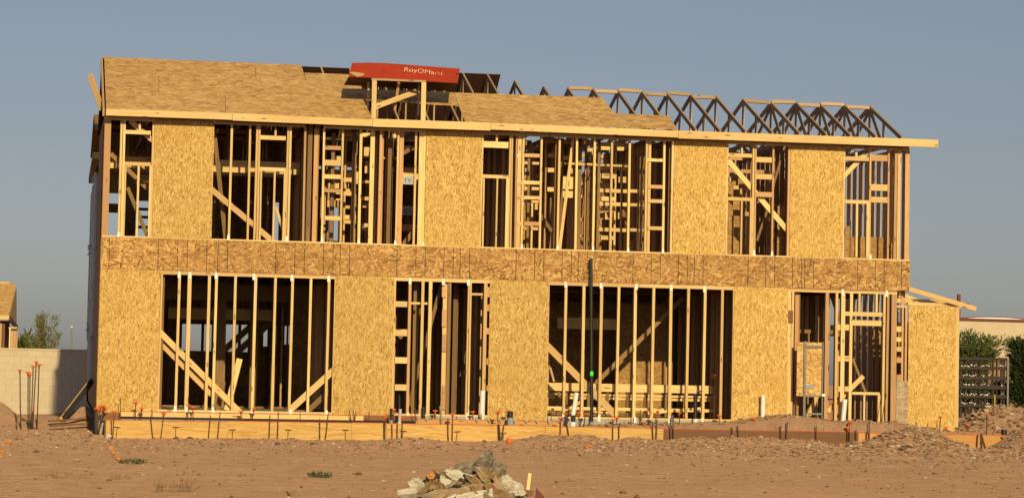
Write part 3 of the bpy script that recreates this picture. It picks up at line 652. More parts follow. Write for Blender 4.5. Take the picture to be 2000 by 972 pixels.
RY = 11.2
HL = [hole(356, 414, 632, 684, RY), hole(440, 485, 633, 686, RY), hole(515, 540, 635, 676, RY), hole(549, 566, 636, 672, RY), hole(1682, 1700, 640, 700, RY)]
HU = [hole(211, 232, 377, 397, RY), hole(211, 232, 415, 463, RY), hole(266, 291, 392, 462, RY), hole(533, 545, 395, 470, RY), hole(643, 662, 405, 470, RY), hole(1036, 1080, 395, 486, RY), hole(1656, 1722, 330, 460, RY)]
rb = holed('rear_wall', XL, XR, -.05, Z1+.6, HL, RY, M['osb_shaded'], H)
rt = holed('rear_wall', XL, XR, Z1+.61, 5.8, HU, RY, M['osb_shaded'], H)
Xs = XL+.2
while Xs < XR-.1:
    c = (Xs, Xs+.04)
    for z0, z1, hs_ in ((.02, Z1, HL), (ZB, 5.75, HU)):
        if not any(h[0]-.05 < Xs < h[1] and rng.random() < .72 for h in hs_): blk('stud', c[0], c[1], RY-.1, RY-.011, z0, z1, M['inner'], rb if z0 < 1 else rt, 'z')
    Xs += .4064
for h in HL[:4]:
    for t in (.5,):
        x = h[0]+(h[1]-h[0])*t+jit(.1); blk('mullion', x, x+.07, RY-.12, RY-.1, h[2], h[3], M['inner'], rb, 'z')
h = HU[2]
for zz in (.22, .5, .72): blk('mullion', h[0], h[1], RY-.16, RY-.13, h[2]+(h[3]-h[2])*zz, h[2]+(h[3]-h[2])*zz+.07, M['inner'], rt, 'x')
# stair stringers before the lower rear windows
for dx in (0, .5):
    br(rb, (430+dx*60, 690), (500+dx*60, 628), 14, 'inner', 8.5, name='stringer')
# partitions across and along the house
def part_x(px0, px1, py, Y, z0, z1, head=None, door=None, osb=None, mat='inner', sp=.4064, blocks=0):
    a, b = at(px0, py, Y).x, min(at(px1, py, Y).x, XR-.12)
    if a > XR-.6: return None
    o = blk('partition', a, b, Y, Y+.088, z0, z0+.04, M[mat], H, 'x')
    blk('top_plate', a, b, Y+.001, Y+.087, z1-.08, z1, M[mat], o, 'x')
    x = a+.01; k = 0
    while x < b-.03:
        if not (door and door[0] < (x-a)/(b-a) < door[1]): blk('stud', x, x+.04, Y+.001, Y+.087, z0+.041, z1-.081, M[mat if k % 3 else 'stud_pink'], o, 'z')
        elif head: blk('stud', x, x+.04, Y+.001, Y+.087, head, z1-.081, M[mat], o, 'z')
        x += sp+jit(.02); k += 1
    if head and door:
        blk('header', a+(b-a)*door[0]-.05, a+(b-a)*door[1]+.05, Y-.004, Y+.06, head-.25, head-.001, M['lumber'], o, 'x')
    for q in range(blocks):
        bx = a+.05+sp*rng.randint(0, max(0, int((b-a-.5)/sp))); bz = z0+.3+rng.random()*(z1-z0-.6); hh = rng.choice((.038, .089, .089, .14)); blk('blocking', bx+.03, min(b, bx+sp-.02), Y-.001-.0005*(q % 7), Y+.08, bz, bz+hh, M[mat], o, 'x')
    if osb: panel('wall_panel', a+(b-a)*osb[0], a+(b-a)*osb[1], z0+.05, osb[2], Y-.012, Y-.001, M['osb_shaded'], o)
    return o
def part_y(px, py, Y0, Y1, z0, z1, mat='inner', sp=.4064, osb=False):
    X = min(at(px, py, Y0).x, XR-.25)
    o = blk('partition', X, X+.088, Y0, Y1, z0, z0+.04, M[mat], H, 'y'); blk('top_plate', X+.001, X+.087, Y0, Y1, z1-.08, z1, M[mat], o, 'y')
    y = Y0+.02
    while y < Y1: blk('stud', X+.001, X+.087, y, y+.04, z0+.041, z1-.081, M[mat if rng.random() > .4 else 'stud_pink'], o, 'z'); y += sp
    if osb: blk('wall_panel', X+.09, X+.101, Y0, Y1, z0+.05, z1-.1, M['osb_shaded'], o, 'y')
    return o
zu0, zu1 = ZB+.001, 5.78
part_x(206, 598, 350, 1.8, zu0, zu1, at(400, 311, 1.8).z, (.02, .98)); part_x(206, 598, 350, 3.4, zu0, zu1, 5.2, (.05, .97)); part_x(206, 418, 350, 7.2, zu0, zu1, 5.2, (.3, .5)); part_x(418, 640, 350, 8.2, zu0, zu1)
part_y(600, 350, .12, 4.6, zu0, zu1, sp=.3); part_y(612, 350, .12, 5.5, zu0, zu1, osb=True)
part_y(740, 350, .15, 4.6, zu0, zu1, sp=.3); part_y(757, 350, .6, 5.0, zu0, zu1, sp=.35, osb=True); part_x(633, 740, 350, 2.6, zu0, zu1, sp=.33, mat='lumber', blocks=9); part_x(780, 1000, 350, 4.0, zu0, zu1, 5.3, (.05, .3), (.42, .98, 5.6), mat='lumber', blocks=5)
part_y(1004, 360, .12, 4.0, zu0, zu1, sp=.35); part_x(1009, 1160, 350, 2.9, zu0, zu1, 5.25, (.35, .6), sp=.33, mat='lumber', blocks=14); part_y(1092, 360, 1.0, 4.8, zu0, zu1, sp=.4)
part_y(1128, 360, .9, 4.4, zu0, zu1, sp=.33); part_x(1164, 1262, 360, 2.4, zu0, zu1, sp=.3, mat='lumber', blocks=12); part_x(1100, 1300, 360, 4.4, zu0, zu1, sp=.3, mat='lumber', blocks=14); part_y(1256, 360, .6, 4.5, zu0, zu1, sp=.36); part_y(1306, 360, .12, 4.8, zu0, zu1, sp=.33)
part_x(1265, 1540, 360, 3.6, zu0, zu1, 5.3, (.55, .75), sp=.33, mat='stud_pink', blocks=12); part_x(1420, 1545, 360, 1.9, zu0, 5.35, sp=.3, osb=(.05, .2, 4.9), mat='stud_pink', blocks=8); part_y(1544, 360, .12, 4.6, zu0, zu1, sp=.36)
part_x(1640, 1770, 380, 4.6, zu0, zu1, 5.3, (.1, .6), sp=.4); part_x(1009, 1640, 350, 6.6, zu0, zu1, 5.3, (.06, .12), mat='lumber', blocks=24); part_x(640, 1009, 350, 7.4, zu0, zu1, 5.3, (.02, .1))
part_x(1062, 1158, 360, 1.3, zu0, zu1, 5.0, (.3, .62), sp=.3, mat='lumber', blocks=8); part_x(1168, 1258, 360, 1.5, zu0, zu1, sp=.36, mat='lumber', blocks=9); part_x(671, 772, 350, 1.5, zu0, zu1, 5.2, (.45, .8), sp=.33, mat='lumber', blocks=8)
zl0, zl1 = .001, Z1-.01
part_x(314, 660, 665, 6.2, zl0, zl1, 2.2, (.05, .62), sp=.45); part_x(500, 660, 665, 8.5, zl0, zl1, sp=.36, osb=(.42, 1, 2.6)); part_y(655, 665, .15, 5.0, zl0, zl1, sp=.38)
part_y(310, 665, .15, 5.0, zl0, zl1, sp=.4)
part_y(806, 670, .5, 4.0, zl0, zl1, sp=.33, osb=True); part_x(768, 806, 670, 1.9, zl0, zl1, sp=.25); part_y(884, 670, .9, 4.4, zl0, zl1, sp=.35, osb=True); part_x(880, 960, 670, 5.0, zl0, zl1, sp=.4, osb=(0, 1, 2.6)); part_y(938, 670, .7, 5, zl0, zl1, sp=.36)
part_x(1069, 1440, 690, 4.3, zl0, zl1, 2.15, (.06, .36), sp=.4, osb=(.37, .62, 2.5)); part_x(1300, 1440, 690, 4.6, zl0, zl1, sp=.33); part_y(1428, 690, .15, 5.0, zl0, zl1, sp=.4, osb=True); part_x(1069, 1330, 690, 7.5, zl0, zl1, sp=.45, osb=(0, 1, 2.6))
part_x(1550, 1720, 700, 3.0, zl0, zl1, 2.1, (.62, .92), sp=.36); part_y(1612, 700, .6, 4.0, zl0, zl1, sp=.36); part_x(1550, 1650, 700, 1.5, zl0, 1.95, sp=.32); part_y(1552, 700, .15, 5.0, zl0, zl1, osb=True); part_x(1640, 1760, 700, 5.2, zl0, zl1, sp=.3)
# interior posts and beam in the left room
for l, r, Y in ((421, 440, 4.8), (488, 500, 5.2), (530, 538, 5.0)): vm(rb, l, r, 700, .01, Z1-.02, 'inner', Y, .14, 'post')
blk('beam', at(314, 590, 4.9).x, at(660, 590, 4.9).x, 4.9, 5.03, 2.35, 2.68, M['inner'], H, 'x')
# house wrap glimpsed through the upper middle bay
for t, b_, tx in ((344, 361, 'TY'), (403, 421, 'O V')):
    A, B = at(785, t, 4.0), at(812, b_, 4.0); o = blk('house_wrap', A.x, B.x, 3.93, 3.945, B.z, A.z, M['wrap'], uf, 'x')
    text('print', tx, Vector((at(789, t, 3.93).x, 3.928, B.z+.035)), (1, 0, 0), (0, 0, 1), .13, M['wrapink'], o)
# rear roof: low trusses, sheathed on the left half
for k in range(22):
    X = XL+.1+k*.80
    if X > XR: break
    rr = board('truss', (X, REARY+.2, ZW+.05), (X, RY+.2, ZW+.05), .038, .089, M['inner'], H)
    board('top_chord', (X, REARY+.25, ZW+.1), (X, 8.2, 6.55), .038, .089, M['inner'], rr); board('top_chord', (X, RY+.5, ZW+.05), (X, 8.22, 6.55), .0375, .088, M['inner'], rr)
    board('web', (X, 8.2, ZW+.1), (X, 8.2, 6.45), .036, .08, M['inner'], rr, up=(0, 1, 0)); board('web', (X, 6.4, ZW+.1), (X, 8.1, 6.4), .035, .08, M['inner'], rr)
xm = at(1000, 300, 8).x
slab_poly('roof_panel', [(XL-.1, REARY+.35, ZW+.19), (xm, REARY+.35, ZW+.19), (xm, 8.2, 6.62), (XL-.1, 8.2, 6.62)], (0, -.3, 1), .011, M['osb_shaded'], H, xdir=Vector((1, 0, 0)))
slab_poly('roof_panel', [(XL-.1, 8.21, 6.62), (xm, 8.21, 6.62), (xm, RY+.5, ZW+.12), (XL-.1, RY+.5, ZW+.12)], (0, .3, 1), .011, M['osb_shaded'], H, xdir=Vector((1, 0, 0)))

# ------------------------------------------------------------------ terrain
FY = -.92
prof = [(180, 852), (215, 857), (300, 856.5), (540, 856.5), (610, 859), (700, 860), (770, 858), (800, 855), (830, 857), (870, 862), (960, 862), (1000, 860), (1030, 855), (1060, 848.5), (1090, 851), (1120, 850), (1150, 848.5), (1195, 861), (1240, 853),
        (1265, 857), (1310, 859), (1365, 853), (1400, 857), (1440, 853), (1490, 854), (1530, 859), (1560, 857), (1590, 861), (1625, 867), (1665, 866), (1695, 861), (1725, 851), (1750, 842), (1785, 836), (1810, 841), (1840, 855), (1870, 870), (1900, 878), (1935, 877), (1960, 862), (1985, 845), (2010, 836), (2100, 840)]
PR = [(at(x, y, -1.15).x, at(x, y, -1.15).z) for x, y in prof]
def profz(X):
    if X <= PR[0][0]: return PR[0][1]
    for (a, za), (b, zb) in zip(PR, PR[1:]):
        if X <= b: return za+(zb-za)*(X-a)/(b-a)
    return PR[-1][1]
def sst(a, b, x):
    t = min(1, max(0, (x-a)/(b-a))); return t*t*(3-2*t)
bumps = []
def bump(px, py, Y, sx, sy, base=-.5):
    P = at(px, py, Y); bumps.append((P.x, Y, P.z-base, sx, sy))
bump(-8, 783, 6.0, .55, .9); bump(165, 792, 4.2, .40, .8); bump(1950, 793, 2.6, 1.05, 1.5); bump(2080, 785, 3.5, 1.6, 1.6); bump(100, 818, 4.0, 1.2, .8); bump(1790, 850, -1.9, .75, .6, -.35); bump(2020, 850, -2.0, .6, .6, -.35)
FILL = [(at(x, y, -.45).x, at(x, y, -.45).z) for x, y in [(1040, 850), (1080, 838), (1180, 828), (1300, 826), (1420, 824), (1470, 818), (1530, 810), (1580, 813), (1640, 822), (1700, 823), (1760, 824), (1800, 832), (1860, 842), (1960, 848), (2050, 840)]]
def fillz(X):
    if X <= FILL[0][0]: return -.42
    for (a, za), (b, zb) in zip(FILL, FILL[1:]):
        if X <= b: return za+(zb-za)*(X-a)/(b-a)
    return FILL[-1][1]
def nz(x, y, s): return mnoise.noise(Vector((x*s, y*s, 3.7)))
def hgt(X, Y):
    base = -.5+.0*Y
    big = .05*nz(X, Y, .35)+.03*nz(X, Y, 1.1)
    z = base+big*sst(-60, -30, Y)*(1-sst(60, 200, abs(X)))
    pz = profz(X)
    if Y < FY:
        k = math.exp(-((Y+1.15)/1.1)**2) if Y < -1.15 else 1
        z = z*(1-k)+(pz+.012*nz(X, Y, 3))*k
        rough = sst(-11, -3.0, Y)
        z += rough*(.026*nz(X, Y, 4)+.022*nz(X, Y*1.0, 8))*(1.15 if X > 8 else .8)+.012*sst(-24, -14, Y)*mnoise.noise(Vector((X*.25, Y*2.6, 9.1)))
    else:
        fz = fillz(X)
        ins = sst(FY, FY+.05, Y)*(1-sst(18.2, 18.8, X)) if X > XL-.4 else sst(FY, FY+.05, Y)*sst(XL-1.0, XL-.4, X)
        zin = fz-.04*(1-sst(-.6, -.2, Y)) if X > 9 else -.46
        z = z*(1-ins)+zin*ins
        if Y < .8 and X > 9: z += ins*(.02*nz(X, Y, 5)+.015*nz(X, Y, 11))
        if X > 18: z += .03*nz(X, Y, 3)+.02*nz(X, Y, 8)
        if X < XL and Y < 8: z += .025*nz(X, Y, 2.5)+.02*nz(X, Y, 7)
        if XL < X < XR and Y > .05: z = -.62
    for bx, by, bh, sx, sy in bumps:
        if by < FY and Y >= FY: continue
        g = math.exp(-((X-bx)/sx)**2-((Y-by)/sy)**2)
        if g > .01: z = max(z, -.5+bh*g+.03*nz(X, Y, 5)*min(1, g*3)+.5*(z+.5)*(1-g)) if by > FY else z+max(0, bh)*g*(.55+.2*nz(X, Y, 3))
    return z
def frange(a, b, s):
    r = []; x = a
    while x < b-1e-6: r.append(x); x += s
    return r
gx = frange(-600, -60, 60)+frange(-60, -9, 4)+frange(-9, 25, .085)+frange(25, 80, 4)+frange(80, 700, 60)
gy = frange(-70, -28, 3)+frange(-28, -8, .25)+frange(-8, -2.6, .12)+frange(-2.6, -.98, .07)+[-.93, -.905, -.86]+frange(-.8, 1, .12)+frange(1, 8, .22)+frange(8, 40, 2)+frange(40, 200, 20)+frange(200, 1300, 120)
gv = [(x, y, hgt(x, y)) for y in gy for x in gx]; nx = len(gx)
gfc = [(j*nx+i, j*nx+i+1, (j+1)*nx+i+1, (j+1)*nx+i) for j in range(len(gy)-1) for i in range(nx-1)]
g = link('ground', mesh('ground', gv, gfc, True), M['ground']); g['kind'] = 'structure'
# clods and stones
def rock(v, f, c, s):
    a = len(v); q = [(0, 0, 1), (1, 0, 0), (0, 1, 0), (-1, 0, 0), (0, -1, 0), (0, 0, -1), (.7, .7, .5), (-.7, .6, .4), (-.6, -.7, .5), (.7, -.6, .4)]
    sc = Vector((s*rng.uniform(.7, 1.5), s*rng.uniform(.7, 1.3), s*rng.uniform(.5, .95))); th = rng.uniform(0, 6.28); cs, sn = math.cos(th), math.sin(th)
    for p in q:
        k = rng.uniform(.75, 1.15); x, y, z = p[0]*sc.x*k, p[1]*sc.y*k, p[2]*sc.z*k; v.append((c[0]+x*cs-y*sn, c[1]+x*sn+y*cs, c[2]+z))
    for t in [(0, 9, 6), (0, 6, 7), (0, 7, 8), (0, 8, 9), (1, 6, 9), (2, 7, 6), (3, 8, 7), (4, 9, 8), (1, 2, 6), (2, 3, 7), (3, 4, 8), (4, 1, 9), (5, 2, 1), (5, 3, 2), (5, 4, 3), (5, 1, 4)]: f.append(tuple(i+a for i in t))
v = []; f = []
for i in range(15000):
    Y = -1.0-(abs(rng.gauss(0, 3.6)) if i % 3 else rng.uniform(0, 24)); X = rng.uniform(-7, 24)
    if Y < -26: continue
    s = rng.choice((.009, .012, .015, .02, .025)) if rng.random() < .96 else rng.uniform(.03, .055)
    if X < 9 and rng.random() < .35: continue
    rock(v, f, (X, Y, hgt(X, Y)+s*.2), s)
for i in range(7000):
    X = rng.uniform(8.5, 22); Y = -1.2-abs(rng.gauss(0, 3.2)); s = rng.choice((.01, .014, .018, .024, .03))
    if Y > -12: rock(v, f, (X, Y, hgt(X, Y)+s*.1), s)
for i in range(900):
    X = rng.gauss(at(1790, 850, -1.8).x, .9); Y = rng.gauss(-1.7, .5)
    if Y > FY-.03: continue
    s = rng.uniform(.02, .055); rock(v, f, (X, Y, hgt(X, Y)+s*.2), s)
for i in range(900):
    X = rng.gauss(20.2, 1.2); Y = rng.gauss(2.0, 1.2)
    if X < 18.6: continue
    s = rng.uniform(.025, .07); rock(v, f, (X, Y, hgt(X, Y)+s*.2), s)
for i in range(500):
    X = rng.uniform(9.6, 18); Y = rng.uniform(-.8, -.12); s = rng.uniform(.012, .04); rock(v, f, (X, Y, hgt(X, Y)+s*.2), s)
for i in range(500):
    X = rng.uniform(-6, XL-.1); Y = rng.uniform(-1.5, 7); s = rng.uniform(.015, .05); rock(v, f, (X, Y, hgt(X, Y)+s*.2), s)
o = link('gravel', mesh('gravel', v, f), M['clod']); o['kind'] = 'stuff'
# single stones
for k, (px, py, s, lb) in enumerate([(1578, 879, .06, 'rounded grey tan stone beside the dirt bank below the dark form board'), (1928, 891, .06, 'pale chunk of stone on the track at the right edge'),
                                     (575, 968, .10, 'rough brown clod at the lower frame edge left of the paper heap'), (1117, 940, .05, 'small brown clod alone on the smooth dirt right of the paper heap')]):
    P = gz(px, py); v = []; f = []; rock(v, f, (0, 0, s*.3), s)
    o = link('stone', mesh('stone', v, f, True), M['clod'] if k > 1 else M['concrete'], None, Matrix.Translation((P.x, P.y, hgt(P.x, P.y)))); thing(o, lb, 'stone')
def paint(pts, wpx):
    v = []; f = []
    for i, (px, py) in enumerate(pts):
        P = gz(px, py); hw = wpx*(P.y-CAMP.y)/F
        for s in (-1, 0, 1): x = P.x+s*hw+jit(.02); v.append((x, P.y, hgt(x, P.y)+.008))
    for i in range(len(pts)-1):
        for s in (0, 1): f.append((i*3+s, i*3+s+1, i*3+s+4, i*3+s+3))
    o = link('paint_marking', mesh('paint_marking', v, f), M['orange_paint']); o['kind'] = 'structure'
paint([(213, 862), (217, 872), (221, 882), (227, 893), (234, 902)], 5); paint([(18, 860), (12, 868), (4, 880), (-4, 895), (-10, 905)], 7); paint([(1712, 884), (1722, 887), (1735, 890)], 12); paint([(1146, 872), (1152, 875), (1160, 879)], 8)

# ------------------------------------------------------------------ formwork
def form(l, r, tl, tr, bl, br_, Y, mat, lb, th=.03):
    A, B = at(l, tl, Y), at(r, tr, Y); zb = (at(l, bl, Y).z+at(r, br_, Y).z)/2; zt = (A.z+B.z)/2
    c = Vector(((A.x+B.x)/2, Y+th/2, (zt+zb)/2)); mw = Matrix((Vector((1, 0, 0)), Vector((0, 0, 1)), Vector((0, -1, 0)))).transposed().to_4x4(); mw.translation = c
    o = link('form_board', box_me('form_board', -(B.x-A.x)/2, (B.x-A.x)/2, -(zt-zb)/2, (zt-zb)/2, -th/2, th/2), M[mat], None, mw)
    e = link('board_edge', box_me('board_edge', A.x, B.x, Y-.004, Y+th+.002, zt+.001, zt+.014), M['orange_edge'], o)
    return thing(o, lb, 'form board', 'boards forming the concrete edge')
form(207, 445, 821, 823, 863, 864, FY, 'ply', 'plywood form board at the left end below the first house panel'); form(445.6, 687, 823, 825, 864, 866, FY+.002, 'ply', 'plywood form board in front of the left wide opening')
form(687.6, 755, 825.5, 826, 866, 867, FY, 'ply', 'short plywood form board left of the capped black pipe stub'); form(755.6, 1065, 827, 832, 868, 872, FY+.002, 'ply', 'long plywood form board below the narrow middle doorway')
form(1065.6, 1296, 833, 836, 872, 876, FY, 'ply', 'plywood form board beside the tall black pipe, half buried by dirt'); form(1296.6, 1676, 836.5, 845, 876, 886, FY+.002, 'form_dark', 'dark wet form board, the brown one right of the plywood')
form(1676.6, 1735, 845, 846, 886, 888, FY, 'form_orange', 'orange tinted form board end showing left of the big dirt mound'); form(1818, 1972, 847, 851, 888, 890, FY+.002, 'form_orange', 'orange tinted form board right of the big dirt mound')
form(199, 235, 806, 806.5, 820, 821, -.14, 'form_dark', 'dark slab edge board at the left house corner'); form(236, 710, 803.5, 811.5, 812.5, 820, -.16, 'lumber', 'pale edge board along the slab under the left wide opening'); form(710.6, 815, 811, 813, 819.5, 822, -.16, 'form_dark', 'dark brown slab edge board beneath the second house panel')
form(815.6, 1100, 817.5, 823, 827, 833, -.45, 'form_orange', 'slab edge board carrying small grey hanger brackets', .04)
_fb = bpy.data.objects['form_board']; _xe = at(207, 840, FY).x
blk('end_board', _xe-.03, _xe-.001, FY-.002, -.2, -.56, at(207, 823, FY).z, M['form_dark'], _fb, 'y')
# hanger brackets
for k, x in enumerate((834, 933, 956, 979, 1006, 1029, 1050, 1073, 1095)):
    y = 818+(x-834)*.021; A = at(x, y, -.50); s = .042
    me = mesh('hanger_bracket', [(-s, 0, s*.5), (s, 0, s*.5), (0, 0, -s*1.1), (-s, .015, s*.5), (s, .015, s*.5), (0, .015, -s*1.1)], [(0, 2, 1), (3, 4, 5), (0, 1, 4, 3), (1, 2, 5, 4), (2, 0, 3, 5)])
    o = link('hanger_bracket', me, M['greyp'], None, Matrix.Translation(A))
    thing(o, 'small grey triangular bracket hung on the slab edge board in the middle', 'bracket', 'grey brackets on the slab edge')

# ------------------------------------------------------------------ stakes
def stake(px, pt, pb, Y, lb, capped=True, lean=0., r=.0105, cs=1., grp=None, Yb=None):
    T = at(px, pt, Y); B = at(px-lean, pb, Y if Yb is None else Yb)
    gzv = hgt(B.x, B.y)
    root = empty('rebar_stake' if capped else 'steel_rod', B, lb, 'stake' if capped else 'rod', grp or ('orange capped stakes round the slab' if capped else 'bare steel rods round the slab'))
    Bz = B+(B-T).normalized()*.12
    top = T-(T-B).normalized()*(.03 if capped else 0)
    tube('shaft', [Bz, (Bz+top)/2+Vector((jit(.006), 0, 0)), top], r, M['rebar'], root, 6)
    if capped:
        d = (T-B).normalized(); s = cs*rng.uniform(.9, 1.1); d = (d+Vector((jit(.15), jit(.15), 0))).normalized()
        v, f = ring_tube([T-d*.07*s, T-d*.022*s, T-d*.018*s, T, T+d*.006], [.017*s, .021*s, .048*s, .053*s, .040*s], 12); link('cap', mesh('cap', v, f, True), M['cap'], root)
    return root
def tpeg(px, pt, pb, lb, w=6, lean=0):
    T = at(px, pt, FY-.02); B = at(px-lean, pb, FY-.02)
    root = empty('form_peg', B, lb, 'peg', 'T shaped steel pegs holding the form boards'); tube('shaft', [B-Vector((0, 0, .1)), T], .007, M['rebar'], root, 6)
    board('crossbar', T+Vector((-w/97, 0, jit(.008))), T+Vector((w/97, 0, jit(.008))), .02, .014, M['rebar'], root)
F1 = FY-.05; FI = -.5
L1 = [  # px, top, bottom, Y, label, capped, lean
 (223, 803, 855, F1, 'thick orange capped stake at the left corner of the plywood form', True, 3), (265, 785, 820, FI, 'orange capped stake standing tallest in front of the first house panel', True, 0), (277, 796, 815, FI, 'short orange capped stake before the first house panel, right of its taller neighbour', True, 1),
 (320, 806, 853, F1, 'leaning orange capped stake at the seam between first panel and left wide opening', True, 6), (369, 790, 820, FI, 'orange capped stake by the third stud of the left wide opening, front of a pair', True, 3), (377, 794, 812, FI, 'orange capped stake behind its twin by the third stud of the left opening', True, 0),
 (471, 802, 815, FI, 'very short orange capped stake at the fifth stud of the left opening', True, 0), (496, 797, 820, FI, 'orange capped stake at the foot of the bent stud in the left opening', True, 4),
 (753, 813, 860, F1, 'long orange capped stake left of the capped black pipe stub', True, 1), (769, 799, 818, -.35, 'orange capped stake behind the capped black pipe stub', True, 0), (787, 815, 856, F1, 'orange capped stake right of the plastic wrapped pipe', True, 3),
 (850, 801, 820, -.3, 'orange capped stake in the narrow doorway beside the thin conduit', True, 0), (884, 807, 863, F1, 'tall orange capped stake in front of the narrow doorway', True, 1), (923, 803, 818, -.3, 'orange capped stake in the doorway left of the white pipe', True, 0),
 (972, 803, 861, F1, 'orange capped stake in front of the third house panel', True, -2), (991, 803, 822, -.4, 'orange capped stake behind the black stub with a grey base', True, 0),
 (1095, 815, 853, F1, 'orange capped stake on the dirt bank left of the black stub with white base', True, 1), (1105, 806, 820, -.3, 'orange capped stake at the first stud of the right wide opening', True, 0), (1122, 800, 815, -.6, 'orange capped stake overlapping the tilted white pipe', True, 0), (1129, 805, 826, -.4, 'orange capped stake between tilted white pipe and tall black pipe, left one', True, -2), (1143, 807, 826, -.35, 'orange capped stake just left of the tall black pipe', True, 2),
 (1197, 818, 861, F1, 'long orange capped stake right of the tall black pipe, lower of two caps', True, 0), (1205, 814, 832, FI, 'orange capped stake right of the tall black pipe, higher of two caps', True, 1), (1256, 823, 832, FI, 'low orange capped stake near the foot of the bent stud', True, 0), (1264, 801, 822, FI, 'orange capped stake tilted left near the lit inner board wall', True, -3), (1281, 806, 822, FI, 'orange capped stake before the seventh stud of the right opening', True, 0),
 (1327, 805, 822, FI, 'orange capped stake left of the black pipe with white foot', True, 0), (1405, 811, 826, -.3, 'orange capped stake at the right end of the right wide opening', True, 0), (1393, 732, 826, .6, 'very tall thin orange capped stake standing inside the right wide opening', True, -1), (1472, 816, 834, FI, 'orange capped stake left of the white pipe before the fourth house panel', True, 0), (1457, 823, 832, FI, 'low orange capped stake before the fourth house panel', True, 0),
 (1546, 817, 830, FI, 'orange capped stake below the left side of the utility board', True, 0), (1567, 815, 826, FI, 'orange capped stake right under the utility board rail', True, 0), (1619, 818, 836, FI, 'orange capped stake on the dirt fill right of the utility board', True, 1), (1659, 822, 865, F1, 'orange capped stake beside the rightmost white pipe, upper of two', True, 0), (1655, 834, 850, F1, 'orange capped stake beside the rightmost white pipe, lower of two', True, 0),
 (1709, 828, 842, FI, 'orange capped stake before the right window opening', True, 0), (1748, 832, 842, FI, 'left of two orange capped stakes by the weathered corner board', True, 0), (1756, 826, 838, FI, 'right of two orange capped stakes by the weathered corner board', True, 0),
 (1837, 813, 856, F1, 'tall orange capped stake before the panel of the low side wing', True, 3), (1812, 835, 846, FI, 'low orange capped stake on the dirt before the side wing', True, 4), (1847, 834, 848, FI, 'low orange capped stake right of the tall one before the side wing', True, -3), (1928, 808, 840, FI, 'orange capped stake on the dirt pile at the right', True, 1), (1984, 851, 862, FI, 'orange capped stake at the far right end of the form', True, 0), (1890, 828, 842, .2, 'orange capped stake low on the slope of the right dirt pile', True, 0)]
for a in L1: stake(*a)
